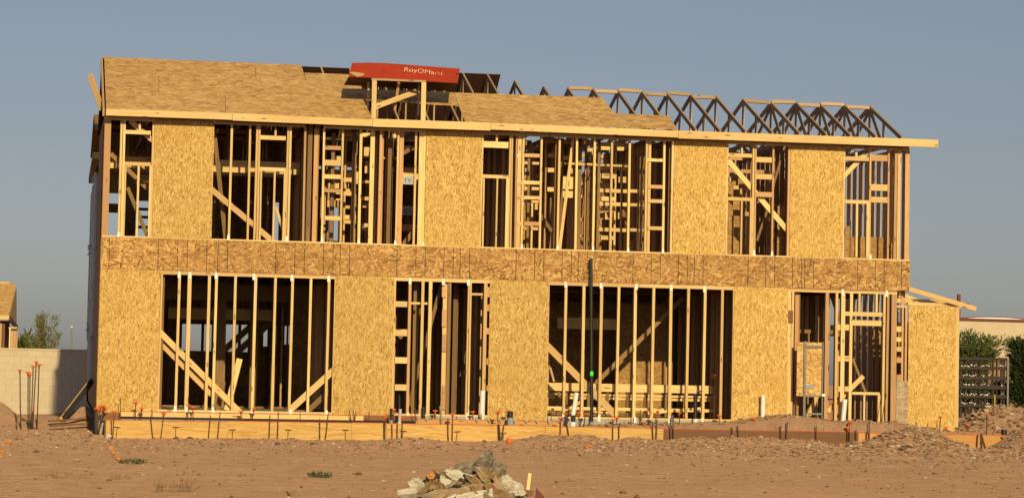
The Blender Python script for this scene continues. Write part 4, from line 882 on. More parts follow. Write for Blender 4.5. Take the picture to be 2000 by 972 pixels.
L2 = [(235, 775, 822, -.45, 'tall bare rod before the first house panel', 0), (217.5, 820, 855, F1, 'short bare rod beside the thick stake at the form corner', 0), (294, 813, 852, F1, 'bare rod leaning left on the plywood below the first panel', -4), (297, 799, 806, -.4, 'stub of bare rod at the base of the first house panel', 0), (411, 811, 857, F1, 'bare rod before the left opening, leftmost of a pair', 4), (430, 804, 856, F1, 'bare rod before the left opening, rightmost of a pair', 5), (527, 810, 858, F1, 'bare rod before the left opening near its right half, left of two', 2), (543.5, 804, 856, F1, 'bare rod before the left opening near its right half, right of two', 2), (586, 805, 820, FI, 'short bare rod behind the form near the right lower brace', 0),
 (624.5, 817, 859, F1, 'bare rod at the right end of the left opening', 0), (641, 806, 858, F1, 'slanted bare rod at the right end of the left opening', 6), (690, 799, 822, FI, 'bare rod before the second house panel, tallest of three', 0), (682, 799, 810, -.3, 'short bare rod before the second house panel, left of three', -2), (695, 802, 810, -.3, 'short bare rod before the second house panel, right of three', 1), (721, 804, 823, FI, 'bare rod at the right half of the second house panel', 0), (750, 822, 860, F1, 'bare rod touching the long capped stake left of the black stub', 0), (776, 827, 858, F1, 'bare rod on the form below the plastic wrapped pipe', 0), (765.5, 828, 859, F1, 'rusty rod on the form below the capped black pipe stub', 0), (811, 795, 826, FI, 'thin bare rod in the narrow doorway bay', 0),
 (875, 816, 862, F1, 'bare rod left of the tall capped stake before the narrow doorway', -1), (891, 812, 820, -.3, 'bare rod stub inside the doorway behind the tall capped stake', 0), (984.5, 828, 860, F1, 'leaning bare rod below the black stub with grey base', 5), (975, 828, 860, F1, 'bare rod crossing the capped stake before the third panel', -2), (1105, 815, 851, F1, 'bare rod leaning right on the dirt bank before the right opening', -6), (1209, 826, 856, F1, 'bare rod right of the tall black pipe', 0), (1076, 803, 820, -.3, 'bare rod at the left edge of the right opening', 0), (1251, 800, 822, FI, 'bare rod leaning before the bent stud', 2), (1232, 808, 834, FI, 'stout bare rod left of the bent stud', 0), (1274, 822, 856, F1, 'bent bare rod at the seam of pale and dark form boards, left one', -2), (1283.5, 818, 856, F1, 'bare rod at the seam of pale and dark form boards, right one', 2), (1309, 815, 858, F1, 'bare rod on the dark form board, left of a close pair', 0), (1315, 808, 859, F1, 'bare rod on the dark form board, right of a close pair', 0),
 (1430, 832, 856, F1, 'bare rod on the dark board below the fourth panel, left of a pair', 0), (1441, 830, 856, F1, 'bare rod on the dark board below the fourth panel, right of a pair', -1), (1525, 830, 861, F1, 'stout rod on the dark form board under the utility board', 0), (1538, 823, 859, F1, 'leaning rod on the dark form board under the utility board', 3), (1594, 831, 866, F1, 'bare rod midway along the dark form board', 0), (1672, 838, 864, F1, 'bare rod at the right end of the dark form board', 1), (1693, 842, 861, F1, 'bare rod on the orange form board end, left of a pair', 0), (1698, 821, 860, F1, 'bare rod on the orange form board end, right of a pair', 0), (1790, 824, 836, FI, 'short bare rod left before the side wing panel', 0), (1813, 824, 836, FI, 'slanted short bare rod before the side wing panel', 3), (1830, 821, 846, FI, 'bare rod left of the tall capped stake at the side wing', 0),
 (1910, 848, 877, F1, 'left leg of three bare rods on the right orange form board', 3), (1917, 845, 876, F1, 'middle leg of three bare rods on the right orange form board', -1), (1918, 850, 875, F1, 'right leg of three bare rods on the right orange form board', -7), (1972, 843, 863, F1, 'bare rod at the right end of the orange form board', -2), (1944, 834, 847, FI, 'slanted bare rod on the slope behind the right form board', 5), (1731, 768, 826, -.3, 'long thin bare rod leaning at the right window opening', 9)]
for a in L2: stake(a[0], a[1], a[2], a[3], a[4], False, a[5], r=.012 if a[3] == F1 else .009)
for px, t, b_, lb, ln in [(229, 833, 855, 'leaning T shaped peg at the left end of the plywood form', 3), (343.5, 834, 857, 'T shaped peg below the left edge of the left opening', 1), (454, 838, 857, 'T shaped peg below the middle of the left opening', 0), (563, 838, 857, 'T shaped peg below the right half of the left opening', 1), (674.5, 838, 858, 'T shaped peg below the second house panel', 0), (788, 841, 856, 'slanted T shaped peg right of the plastic wrapped pipe', 4), (893.5, 842, 859, 'slanted T shaped peg below the narrow doorway', 4), (983, 845, 850, 'small T shaped peg left of the orange scrap', 0)]:
    tpeg(px, t, b_, lb, 6, ln)
# bundle of capped bars at the left corner
for k, (x, y, dx) in enumerate([(189, 796, 3), (197, 792, 8), (203, 792, 12), (192, 801, 4), (201, 801, 9), (205, 797, 14)]):
    stake(x, y, 850, -.7+.05*k, 'orange capped bar in the leaning bundle at the left house corner', True, dx, r=.013, grp='bundle of capped bars at the house corner')
# tall cluster on the left lot
for k, (x, t, b_, dx, lb) in enumerate([(39, 722, 838, -2, 'leftmost tall capped bar of the cluster before the block wall'), (55, 726, 841, 0, 'tall capped bar left of its touching twin in the left cluster'), (58.5, 730, 842, 0, 'tall capped bar touching its twin in the middle of the left cluster'), (65, 714, 838, 4, 'slanted tall capped bar right of the middle pair in the left cluster'), (71, 706, 836, 7, 'highest capped bar of the left cluster'), (76.5, 711, 826, 4, 'rightmost tall capped bar of the left cluster'), (64, 801, 828, 1, 'short capped bar at the foot of the left cluster')]):
    stake(x, t, b_, 3.0, lb, True, dx, r=.014, cs=1.0, grp='tall capped bars before the block wall')
stake(33, 812, 838, 3.0, 'short bare rod left of the tall capped cluster', False, 0, r=.014)
o = tube('orange_cap', [at(990, 860, -1.9), at(1000, 861.5, -1.9)], [.06, .05], M['cap'], None, 10); thing(o, 'loose orange cap lying on the dirt before the form board', 'cap')
v = []; f = []
P = at(213, 852, -1.3); rock(v, f, (0, 0, 0), .06); o = link('paper_scrap', mesh('paper_scrap', v, f), M['tag'], None, Matrix.Translation(P)); thing(o, 'small white crumpled scrap at the left corner of the form', 'scrap')

# ------------------------------------------------------------------ pipes
def pipe(name, px, t, b_, Y, rad, mat, lb, lean=0, base=None, cap=None, cat='pipe'):
    T, B = at(px, t, Y), at(px-lean, b_, Y)
    root = empty(name, B, lb, cat)
    hollow('tube', B-(T-B).normalized()*.15, T, rad, rad*.8, M[mat], root)
    d = (T-B).normalized()
    if base: hollow('collar', B-d*.06, B+d*base[1], rad*1.25, rad*1.05, M[base[0]], root)
    if cap: hollow('coupling', T-d*cap[1], T+d*.005, rad*1.2, rad*.9, M[cap[0]], root)
pipe('pvc_pipe', 943, 762, 822, -.14, .052, 'pvc', 'white plastic pipe standing in the narrow middle doorway', 2); pipe('pvc_pipe', 1126.5, 766, 802, -.65, .045, 'pvc', 'tilted short white plastic pipe left of the tall black pipe', 6)
pipe('pvc_pipe', 1490.5, 771, 828, -.16, .046, 'pvc', 'white plastic pipe before the fourth house panel', 1); pipe('pvc_pipe', 1650.5, 779, 833, -.2, .05, 'pvc', 'rightmost white plastic pipe, slightly tilted before the window stud', 5)
pipe('drain_pipe', 1154.3, 505, 828, -.12, .034, 'abs', 'very tall black plastic pipe rising before the house', -1.5, ('greyp', .05))
pg = at(1156, 729, -.155); o = link('green_mark', box_me('green_mark', pg.x-.036, pg.x+.03, pg.y-.005, pg.y+.002, pg.z-.045, pg.z+.045), m_plain('green_tape', (.05, .75, .08)), bpy.data.objects['drain_pipe'])
pipe('drain_stub', 996.8, 802, 829, -.7, .052, 'abs', 'thick short black pipe stub with a grey base before the third panel', 0, ('greyp', .14)); pipe('drain_stub', 764, 797, 826, -.6, .03, 'abs', 'black pipe stub with grey base beside the plastic wrapped pipe', 0, ('greyp', .06)); pipe('drain_stub', 827, 794, 812, -.1, .033, 'abs', 'short black pipe stub inside the narrow doorway', 0)
pipe('drain_stub', 1120, 810, 828, -.7, .045, 'abs', 'short black pipe stub with a white base under the tilted white pipe', 1, ('pvc', .05)); pipe('drain_pipe', 1358, 768, 824, -.1, .04, 'abs', 'black pipe with white foot at the right wide opening', 0, ('pvc', .07)); pipe('drain_stub', 1961, 838, 846, -.5, .06, 'abs', 'black plastic stub on the form at the far right', 0); pipe('drain_pipe', 780, 762, 800, .3, .03, 'abs', 'black pipe inside the doorway behind the plastic wrapped pipe', 0)
pipe('conduit', 859, 792, 829, -.5, .017, 'galv', 'thin silver conduit leaning in the middle doorway', -3, cat='conduit'); pipe('conduit', 782, 798, 828, -.55, .03, 'wrap', 'pipe wrapped in clear plastic right of the black stub', 2, ('pvc', .04), cat='conduit'); pipe('conduit', 940, 808, 822, -.3, .012, 'galv', 'thin short conduit beside the white pipe in the doorway', 0, cat='conduit'); pipe('conduit', 1313, 810, 822, -.4, .018, 'galv', 'short silver conduit at the eighth stud of the right opening', 0, cat='conduit')

# ------------------------------------------------------------------ utility board on rails
B0 = at(1571, 822, -.35); ub = empty('utility_board', B0, 'board for the electric meter on two steel rails beside the window', 'utility board')
for l, r, t in ((1569.3, 1573.6, 666), (1605.2, 1607.4, 667)):
    b0 = at(l, 826, -.37)
    blk('rail', at(l, 740, -.37).x, at(r, 740, -.37).x, -.385, -.35, b0.z, at(l, t, -.37).z, M['galv'], ub, 'z')
panel('backboard', at(1556, 720, -.33).x, at(1606.5, 720, -.33).x, at(1580, 773, -.33).z, at(1580, 668, -.33).z, -.345, -.325, M['osb_board'], ub)
for t, b_ in ((674, 678.5), (771, 774.5), (805.5, 809)):
    blk('crossbar', at(1573.8, t, -.37).x, at(1604.3, t, -.37).x, -.38, -.355, at(1580, b_, -.37).z, at(1580, t, -.37).z, M['galv'], ub, 'x')
blk('label_plate', at(1574.5, 755, -.36).x, at(1590, 755, -.36).x, -.352, -.346, at(1580, 759, -.36).z, at(1580, 751, -.36).z, M['greyp'], ub, 'x')
blk('junction_box', at(1604, 770, -.4).x, at(1611, 770, -.4).x, -.44, -.39, at(1607, 773.5, -.4).z, at(1607, 768.5, -.4).z, M['pvc'], ub, 'x')

# ------------------------------------------------------------------ loose timber inside
def plank(p, q, wpx, Y, lb, Y2=None, thk=.04, mat='lumber', grp='loose timber inside the ground floor'):
    A, B = at(*p, Y), at(*q, Y if Y2 is None else Y2); A.z = max(A.z, .03); o = board('loose_plank', A, B, wpx/93., thk, M[mat], None, up=(0, -1, 0)); thing(o, lb, 'plank', grp)
plank((443, 800), (468, 700), 11, .25, 'plank leaning right inside the left wide opening'); plank((425, 803), (436, 745), 9, .6, 'short plank leaning beside the longer one in the left opening', mat='inner'); plank((398, 803), (410, 745), 6, .9, 'narrow plank standing behind the third stud pair at left', mat='inner')
plank((1265, 806), (1368, 797), 5, .9, 'long thin plank sloping up across the floor of the right opening', .9, .05); plank((1068, 798), (1200, 806), 4, 1.0, 'thin plank lying on the floor at the left of the right opening', 1.0, .05); plank((1071, 705), (1082, 745), 4, .6, 'grey offcut leaning at the left edge of the right opening', mat='truss')
plank((1112, 798), (1140, 780), 6, .7, 'short plank leaning up behind the tilted white pipe'); plank((1575, 822), (1596, 770), 9, .7, 'plank standing behind the utility board', .9, .04)
v = at(590, 801, -.02); o = link('wood_offcut', box_me('wood_offcut', -.09, .09, 0, .07, 0, .035), M['inner'], None, Matrix.Translation((at(586, 800, .02).x, .0, .042))); thing(o, 'short wooden offcut on the plate beside the right lower brace', 'offcut')

# ------------------------------------------------------------------ left lot
o = slab_poly('leaning_panel', [at(116, 822, 4.2), at(121, 824, 4.2), at(184, 742, 3.2), at(179, 737, 3.2)], (0, -1, 0), 1.2, M['black'], None)
bpy.data.objects.remove(o)
lp = empty('compactor', at(120, 822, 3.6), 'dark slanted implement with a yellow foot beside the left house corner', 'tool')
A, B = at(122, 818, 3.6), at(181, 741, 3.6)
board('arm', A, B, .13, .06, M['black'], lp, up=(0, -1, 0)); board('rim', A+Vector((-.045, -.035, .03)), B+Vector((-.045, -.035, .03)), .02, .02, M['stud_pink'], lp, up=(0, -1, 0))
v, f = ring_tube([at(118, 818, 3.5), at(120, 816, 3.5), at(121, 814, 3.5)], [.03, .045, .02], 10); link('foot', mesh('foot', v, f, True), m_plain('yellow_plastic', (.75, .55, .02)), lp)
tube('hose', [at(175, 752, 3.7), at(170, 765, 3.7), at(171, 782, 3.7), at(178, 795, 3.7), at(187, 808, 3.7)], .02, M['black'], lp)
for k, (p, q, lb) in enumerate([((95, 822), (185, 815), 'dark board on the dirt below the slanted implement'), ((98, 832), (180, 826), 'long dark board nearest the camera left of the house')]):
    A, B = at(*p, 3.2-k*.5), at(*q, 3.4-k*.5); A.z = max(A.z, hgt(A.x, A.y)+.02); B.z = max(B.z, hgt(B.x, B.y)+.02)
    o = board('ground_board', A, B, .09, .03, M['form_dark'], None); thing(o, lb, 'board', 'dark boards lying left of the house')
# block wall
WY = 22.0; wl, wr = at(-90, 740, WY), at(168, 740, WY)
def wallbox(x0, x1, z1, nm='block_wall'):
    c = Vector(((x0+x1)/2, WY+.1, (-.7+z1)/2)); mw = Matrix((Vector((1, 0, 0)), Vector((0, 0, 1)), Vector((0, -1, 0)))).transposed().to_4x4(); mw.translation = c; a, b_ = (x1-x0)/2, (z1+.7)/2
    return link(nm, box_me(nm, -a, a, -b_, b_, -.1, .1), M['block'], None, mw)
bw = wallbox(wl.x, wr.x, at(60, 683.5, WY).z); thing(bw, 'tan concrete block boundary wall left of the house', 'wall')
link('wall_cap', box_me('wall_cap', wl.x-.02, wr.x+.01, WY-.02, WY+.22, at(60, 683.5, WY).z+.001, at(60, 680, WY).z), M['stucco'], bw)
b2 = link('wall_return', box_me('wall_return', wr.x, wr.x+.19, WY-.3, WY+14, -.6, at(165, 681, WY).z), M['block'], bw)
# neighbour house
nh = empty('neighbour_house', at(15, 740, 34), 'small unfinished wooden house beyond the block wall at the left edge', 'house')
NY = 33
def nq(l, r, t, b_, Y, Y2, nm, m): 
    A, B = at(l, (t+b_)/2, Y), at(r, (t+b_)/2, Y); return blk(nm, A.x, B.x, Y, Y2, at(r, b_, Y).z, at(r, t, Y).z, M[m], nh, 'z')
def nroof(pts, nm, m):
    return slab_poly(nm, pts, (0, -.5, 1), .03, M[m], nh)
nroof([at(-80, 613, NY), at(17, 616, NY), at(32, 560, NY+2.6), at(27, 553.5, NY+3.0), at(-80, 551, NY+3.0)], 'roof', 'osb_roof')
slab_poly('gable', [at(17.5, 621, NY), at(32.5, 637, NY+4.5), at(32.5, 562, NY+3.0), at(28, 557, NY+2.9)], (1, -.3, 0), .03, M['lumber'], nh)
A, B = at(-80, 619, NY-.05), at(17.5, 619.5, NY-.05); board('fascia_board', A, B, .14, .04, M['lumber'], nh, up=(0, -1, 0))
A, B = at(17.5, 621, NY-.05), at(34, 640, NY+4.5); board('fascia_board', A, B, .15, .05, M['form_dark'], nh, up=(1, 0, 0))
board('ridge_board', at(-80, 550.5, NY+3), at(18, 551.5, NY+3), .05, .05, M['lumber'], nh)
for l, r, t, m in ((-6, 2, 628, 'stud_pink'), (3, 8, 630, 'form_dark'), (16.5, 19, 640, 'lumber')): nq(l, r, t, 760, NY+.3, NY+.45, 'post', m)
for l, r in ((20, 24), (25, 29.5), (30, 33)): nq(l, r, 642, 760, NY+.8, NY+.9, 'stud', 'stud_pink')
nq(16.5, 34, 638, 641.5, NY+.6, NY+.75, 'plate', 'lumber'); nq(-80, 17, 626, 760, NY+3.5, NY+3.6, 'wall', 'form_dark')

# ------------------------------------------------------------------ vegetation
def leaves(v, f, c, d, ln, wd):
    d = d.normalized(); s = d.cross(Vector((jit(1), jit(1), jit(1)))).normalized()*wd; a = len(v)
    v += [c-s*.3, c+d*ln*.5+s*.5, c+d*ln, c+d*ln*.5-s*.5]; f.append((a, a+1, a+2, a+3))
def grow(name, P, stems, mleaf, lb, cat, ln, wd, dens, spread, hmin, hmax, droop=0., trunk_r=.05, group=None, side=1.0, twig=.22):
    root = empty(name, P, lb, cat, group); tv = []; tf = []; v = []; f = []
    for i in range(stems):
        az = rng.uniform(0, 2*PHI); hh = rng.uniform(hmin, hmax); sp = rng.uniform(.1, 1)*spread; pts = []; n = 7
        for k in range(n+1):
            t = k/n; pts.append(P+Vector((math.cos(az)*sp*t**1.3*side, math.sin(az)*sp*t**1.3, hh*t-droop*hh*t**3))+Vector((jit(.04), jit(.04), 0))*hh*.3*t)
        a, b = ring_tube(pts, [trunk_r*(1-.85*k/n) for k in range(n+1)], 5); o_ = len(tv); tv += a; tf += [tuple(q+o_ for q in z) for z in b]
        for k in range(int(dens*hh)):
            t = rng.uniform(.15, 1.0); j = min(n-1, int(t*n)); c = pts[j].lerp(pts[j+1], t*n-j); dr = (pts[j+1]-pts[j]).normalized()
            tw = Vector((jit(1), jit(1), jit(.6)+.3-droop)); c2 = c+tw*rng.uniform(0, twig)*hh*(1-.6*t)
            leaves(v, f, c2, dr*.7+tw, ln*rng.uniform(.6, 1.3), wd)
    link('trunk', mesh('trunk', tv, tf, True), M['bark'], root); link('crown', mesh('crown', v, f), M[mleaf], root); return root
Pb = at(80, 700, 40); Pb.z = -.5; zt = at(80, 612, 40).z+.5
grow('willow_shrub', Pb, 17, 'leaf_pale', 'tall wispy pale green shrub behind the block wall', 'shrub', .17, .035, 95, .85, zt*.55, zt*1.02, 0, .03, twig=.11)
P2 = at(46, 700, 42); P2.z = -.5; zt2 = at(46, 650, 42).z+.5
grow('green_shrub', P2, 9, 'leaf_green', 'low darker green shrub beside the neighbour house', 'shrub', .2, .06, 130, .5, zt2*.75, zt2*1.0)
for px, pt, Y, lb, sp, ml, stems in [(1893, 655, 62, 'feathery green desert tree rising behind the steel rack', 1.7, 'leaf_green', 34), (1856, 668, 64, 'darker desert tree mostly hidden behind the side wing', 1.8, 'leaf_green', 24), (2004, 672, 62, 'dark green desert tree cut by the right frame edge', .75, 'leaf_dark', 34), (1950, 752, 66, 'low dark shrub between rack and right tree', 1.0, 'leaf_dark', 18)]:
    P = at(px, 780, Y); P.z = -.5; zz = at(px, pt, Y).z+.5
    grow('desert_tree', P, stems, ml, lb, 'tree', .26, .055, 150 if ml == 'leaf_dark' else 62, sp, zz*.85, zz*1.4, .25, .06, 'trees beyond the house at right')
for px in (1876, 1915): 
    P = at(px, 790, 58); P.z = -.5
    grow('desert_bush', P, 16, 'leaf_dark', 'dark bush seen through the steel rack, '+('left one' if px < 1900 else 'right one'), 'bush', .2, .06, 150, 1.0, .9, 1.5, .15, .03)
def weed(px, py, n, ln, h, spread, ml, lb, nm='weed', wd=.018):
    P = gz(px, py); P.z = hgt(P.x, P.y); v = []; f = []
    for i in range(n):
        d = Vector((jit(1), jit(1), rng.uniform(.2, 1)*h)); c = Vector((jit(spread), jit(spread*.5), rng.uniform(0, .04)))
        leaves(v, f, c, d, ln*rng.uniform(.5, 1.2), wd)
    o = link(nm, mesh(nm, v, f), M[ml], None, Matrix.Translation(P)); thing(o, lb, 'weed', 'low weeds on the bare ground')
weed(259, 907, 130, .07, 1.3, .17, 'weed', 'low green weed beside the orange paint mark'); weed(626, 929, 130, .065, 1.2, .15, 'weed', 'low green weed alone in the middle of the dirt')
weed(340, 957, 80, .16, 1.4, .22, 'dry', 'largest dry straw coloured weed at the lower left', 'dry_weed', .007); weed(100, 934, 30, .08, .8, .10, 'dry', 'small dry weed at the far left of the dirt', 'dry_weed', .008); weed(150, 932, 30, .07, .5, .18, 'dry', 'flat dry weed right of the far left one', 'dry_weed', .008); weed(226, 937, 16, .10, 1.5, .05, 'dry', 'single upright dry sprig left of the largest dry weed', 'dry_weed', .006); weed(248, 937, 14, .07, .7, .07, 'dry', 'tiny dry tuft beside the upright sprig', 'dry_weed', .006); weed(385, 943, 18, .09, .8, .08, 'dry', 'little dry tuft right of the largest dry weed', 'dry_weed', .006); weed(760, 927, 14, .06, .6, .06, 'dry', 'tiny dry tuft left behind the paper heap', 'dry_weed', .006)

# ------------------------------------------------------------------ right background
TY = 120.0
tb = empty('tan_building', at(1960, 790, TY), 'wide tan building with maroon roof edge and a cross behind the trees', 'building')
A, B = at(1840, 700, TY), at(2150, 700, TY)
blk('wall', A.x, B.x, TY, TY+20, -.6, at(1950, 627.3, TY).z, M['stucco'], tb, 'x')
blk('roof_trim', A.x, B.x, TY-.15, TY-.002, at(1950, 627.2, TY).z, at(1950, 622.6, TY).z, M['maroon'], tb, 'x')
blk('base_band', A.x, B.x, TY-.1, TY-.003, -.6, at(1960, 703, TY).z, M['brownwall'], tb, 'x')
v = []; f = []; n = 24
for k in range(n+1):
    t = k/n; x = 1873+t*134; pz = 621.8-4.0*math.sin(PHI*min(1, max(0, t)))**.8+(x-1950)*.018
    a = at(x, pz, TY+3); b = at(x, pz+1.9, TY+3); c = at(x, 626+(x-1950)*.018, TY+3); v += [a, b, c]
    if k: q = 3*(k-1); f += [(q, q+1, q+4, q+3), (q+1, q+2, q+5, q+4)]
me = mesh('roof_vault', v, f); o = link('roof_vault', me, [M['maroon'], M['pvc']], tb)
for i, p in enumerate(me.polygons): p.material_index = i % 2
cr = blk('cross', at(1869.7, 600, TY+1).x, at(1875.2, 600, TY+1).x, TY+.9, TY+1.1, at(1872, 630, TY).z, at(1872, 573.3, TY).z, M['maroon'], tb, 'z')
blk('arm', at(1853, 592, TY+1).x, at(1891.5, 592, TY+1).x, TY+.85, TY+1.05, at(1872, 594, TY).z, at(1872, 590.2, TY).z, M['maroon'], cr, 'x')
bwall = link('boundary_wall', box_me('boundary_wall', at(1800, 740, 100).x, at(2150, 740, 100).x, 100, 100.2, -.6, at(1950, 722, 100).z), M['brownwall']); thing(bwall, 'low reddish brown boundary wall behind the steel rack', 'wall')
# steel rack
RKY = 48.0; rk = empty('steel_rack', at(1920, 815, RKY), 'dark steel storage rack with white tags right of the house', 'rack')
def rkb(l, r, t, b_, Y, nm, m='darksteel', d=.08): return blk(nm, at(l, (t+b_)/2, Y).x, at(r, (t+b_)/2, Y).x, Y, Y+d, at(l, b_, Y).z, at(l, t, Y).z, M[m], rk, 'z')
zrk = -.5
for l, r, m in ((1874.5, 1879, 'darksteel'), (1897, 1900, 'darksteel'), (1904, 1907.5, 'darksteel'), (1923, 1926.5, 'darksteel'), (1927.8, 1930, 'darksteel'), (1954.5, 1958, 'darksteel'), (1960, 1962.5, 'darksteel'), (1885, 1888, 'darksteel'), (1913, 1915.5, 'darksteel'), (1938, 1940.5, 'darksteel'), (1946, 1948, 'darksteel')):
    rkb(l, r, 698.5, 832, RKY, 'post', m)
rkb(1966.8, 1970.2, 699, 832, RKY-.2, 'post', 'galv')
for k, (t, b_) in enumerate(((696.5, 701.5), (714, 720.5), (733, 740), (751, 758), (769, 776), (787, 794))):
    rkb(1873, 1971, t, b_, RKY-.1, 'shelf', d=.09)
    if k:
        v = []; f = []
        for x in list(range(1879, 1908, 3))+list(range(1917, 1935, 3))+[1955, 1958]:
            if rng.random() < .25: continue
            yy = t-jit(2.2); a = at(x+jit(1.2), yy, RKY-.13); s = rng.uniform(.012, .024); q = len(v); v += [a+Vector((-s, 0, -s)), a+Vector((s, 0, -s)), a+Vector((s, 0, s)), a+Vector((-s, 0, s)), a+Vector((-s, .02, -s)), a+Vector((s, .02, -s)), a+Vector((s, .02, s)), a+Vector((-s, .02, s))]
            f += [tuple(q+i for i in z) for z in ((0, 1, 2, 3), (0, 4, 5, 1), (1, 5, 6, 2), (2, 6, 7, 3), (3, 7, 4, 0), (4, 7, 6, 5))]
        link('tags', mesh('tags', v, f), M['tag'], rk)['kind'] = 'stuff'
o = tube('yellow_marker', [at(1943, 800, 46), at(1943, 770, 46)], .02, m_plain('yellow_marker', (.7, .55, .05))); thing(o, 'thin yellow marker post seen through the steel rack', 'marker')
# far street lamp
P = at(140, 700, 150); P.z = -.5; sl = empty('street_lamp', P, 'distant pale street lamp above the block wall', 'street lamp')
tube('pole', [P, at(140, 639, 150)], [.07, .05], M['galv'], sl); v, f = ring_tube([at(140, 640.5, 150), at(140, 638.5, 150), at(140, 636.5, 150)], [.06, .10, .05], 10); link('lamp_head', mesh('lamp_head', v, f, True), M['pvc'], sl)

# ------------------------------------------------------------------ heap of torn paper sacks
HP = gz(918, 1010); hz0 = hgt(HP.x, HP.y); DY = HP.y
def crumple(name, px, py, wpx, hpx, ang, col, lb, dy=0., fold=1., nx_=20, ny_=14, tilt=55, seed=0, cat='sack', taper=0., grp='torn sacks and wrapping in the heap'):
    c = at(px, py, DY+dy); k = (DY-CAMP.y)/F; w_, h_ = wpx*k, hpx*k/max(.35, math.sin(R(tilt))); v = []; f = []; m_ = min(w_, h_)
    rot = Matrix.Rotation(R(-ang), 3, 'Y') @ Matrix.Rotation(R(tilt), 3, 'X')
    def rid(a, b_, c_): return 1-2*abs(mnoise.noise(Vector((a, b_, c_))))
    for j in range(ny_+1):
        for i in range(nx_+1):
            x, y = (i/nx_-.5), (j/ny_-.5); e = mnoise.noise(Vector((x*3+seed*2.7, y*3, seed*1.3)))
            rr = 1+.16*e-.3*(abs(x)*2)**3*(abs(y)*2)**3; x *= 1-taper*(y+.5)
            if i in (0, nx_) or j in (0, ny_): rr *= 1+.16*rid(x*9+seed, y*9, 3.3)
            zf = 1.5*fold*m_*(.17*rid(x*.9+seed*7.3, y*3.0+x*.8, seed)+.11*rid(x*1.8+seed, y*6.5+x, seed+5)+.05*rid(x*6+seed, y*11, seed+9))-.5*m_*(2*y)**2*.3
            v.append(c+rot @ Vector((x*w_*rr, y*h_*rr, zf)))
    for j in range(ny_):
        for i in range(nx_): a = j*(nx_+1)+i; f.append((a, a+1, a+nx_+2, a+nx_+1))
    o = link(name, mesh(name, v, f, False), col)
    sm = o.modifiers.new('thick', 'SOLIDIFY'); sm.thickness = .007
    thing(o, lb, cat, grp); return o
def mp(n, a, b): return m_plain(n, a, b, 9, .9, stretch=(1, 1, 2))
c_grey, c_tan, c_white, c_brown, c_dark, c_kraft = mp('grey_paper', (.19, .155, .115), (.31, .265, .205)), mp('tan_paper', (.29, .20, .125), (.42, .31, .20)), mp('white_paper', (.46, .40, .32), (.64, .59, .51)), mp('brown_paper', (.20, .12, .065), (.30, .20, .11)), mp('near_black', (.02, .018, .017), (.05, .045, .04)), mp('kraft_paper', (.22, .14, .06), (.34, .23, .105))
# core mound of dirt under the paper
v = []; f = []; nn = 26
for j in range(nn+1):
    for i in range(nn+1):
        x = (i/nn-.5)*2.0; y = (j/nn-.5)*1.6; rr = math.hypot(x/.95, y/.75); z = max(0, .36*(1-rr*rr))+.04*nz(x+9, y, 4)*(rr < 1)-.02
        v.append((HP.x+x*.9-.05, HP.y+.55+y*.7, hz0-.03+z))
for j in range(nn):
    for i in range(nn): a = j*(nn+1)+i; f.append((a, a+1, a+nn+2, a+nn+1))
o = link('dirt_mound', mesh('dirt_mound', v, f, True), M['ground']); thing(o, 'dirt mound buried under the torn paper sacks', 'mound')
crumple('torn_sheet', 946, 908, 62, 46, -14, c_grey, 'grey crumpled sheet standing as the peak of the heap', .30, 1.6, tilt=70, seed=1, cat='sheet', taper=.85)
crumple('torn_sheet', 962, 925, 62, 40, 48, c_grey, 'grey sheet sloping down right from the peak of the heap', .22, 1.5, tilt=62, seed=2, cat='sheet', taper=.4)
crumple('torn_sheet', 905, 918, 85, 22, 14, c_grey, 'grey weathered sheet along the upper left ridge of the heap', .25, 1.2, tilt=60, seed=3, cat='sheet')
crumple('paper_sack', 900, 931, 62, 17, -18, c_white, 'pale rolled paper sack high in the middle of the heap', .12, .9, tilt=50, seed=4)
crumple('paper_sack', 878, 945, 44, 16, -22, c_white, 'pale curled paper sack over the black gap of the heap', .08, 1.0, tilt=45, seed=5)
crumple('black_sheet', 868, 946, 70, 34, -12, c_dark, 'black sheet in the gap on the left of the heap', .16, .8, tilt=70, seed=6, cat='sheet')  # near-black sheet filling the gap
crumple('black_sheet', 905, 948, 80, 26, 5, c_dark, 'black sheet deep in the middle of the heap', .18, .8, tilt=72, seed=26, cat='sheet')
crumple('paper_sack', 935, 945, 80, 22, 32, c_kraft, 'brown kraft sack bent over the middle of the heap', .06, 1.3, tilt=50, seed=7)
crumple('paper_sack', 965, 950, 95, 16, -36, c_tan, 'long tan paper strip running down right in the heap', .05, 1.2, tilt=48, seed=8)
crumple('paper_sack', 985, 962, 80, 20, -45, c_tan, 'tan paper sack low on the right flank of the heap', .0, 1.2, tilt=48, seed=9)
crumple('paper_sack', 992, 945, 34, 26, -35, c_white, 'white printed sack corner on the right flank of the heap', .04, .9, tilt=58, seed=10)
crumple('paper_sack', 1010, 956, 26, 22, -60, c_white, 'white torn sack end at the right edge of the heap', .0, 1.0, tilt=58, seed=11)
crumple('paper_sack', 895, 962, 100, 16, 8, c_tan, 'tan paper sack lying flat across the lower heap', -.05, 1.2, tilt=42, seed=12)
crumple('paper_sack', 925, 968, 70, 18, 10, c_white, 'large white sack at the bottom centre of the heap', -.12, .8, tilt=50, seed=13)
crumple('paper_sack', 850, 958, 34, 40, 70, c_kraft, 'brown sack standing at the left flank of the heap', .05, 1.0, tilt=60, seed=14)
crumple('paper_sack', 813, 949, 26, 24, 20, c_white, 'round white bundled sack at the left end of the heap', .02, 1.4, tilt=62, seed=15)
crumple('paper_sack', 795, 966, 36, 16, 12, c_white, 'white scrap spread at the far left foot of the heap', -.02, 1.5, tilt=45, seed=16)
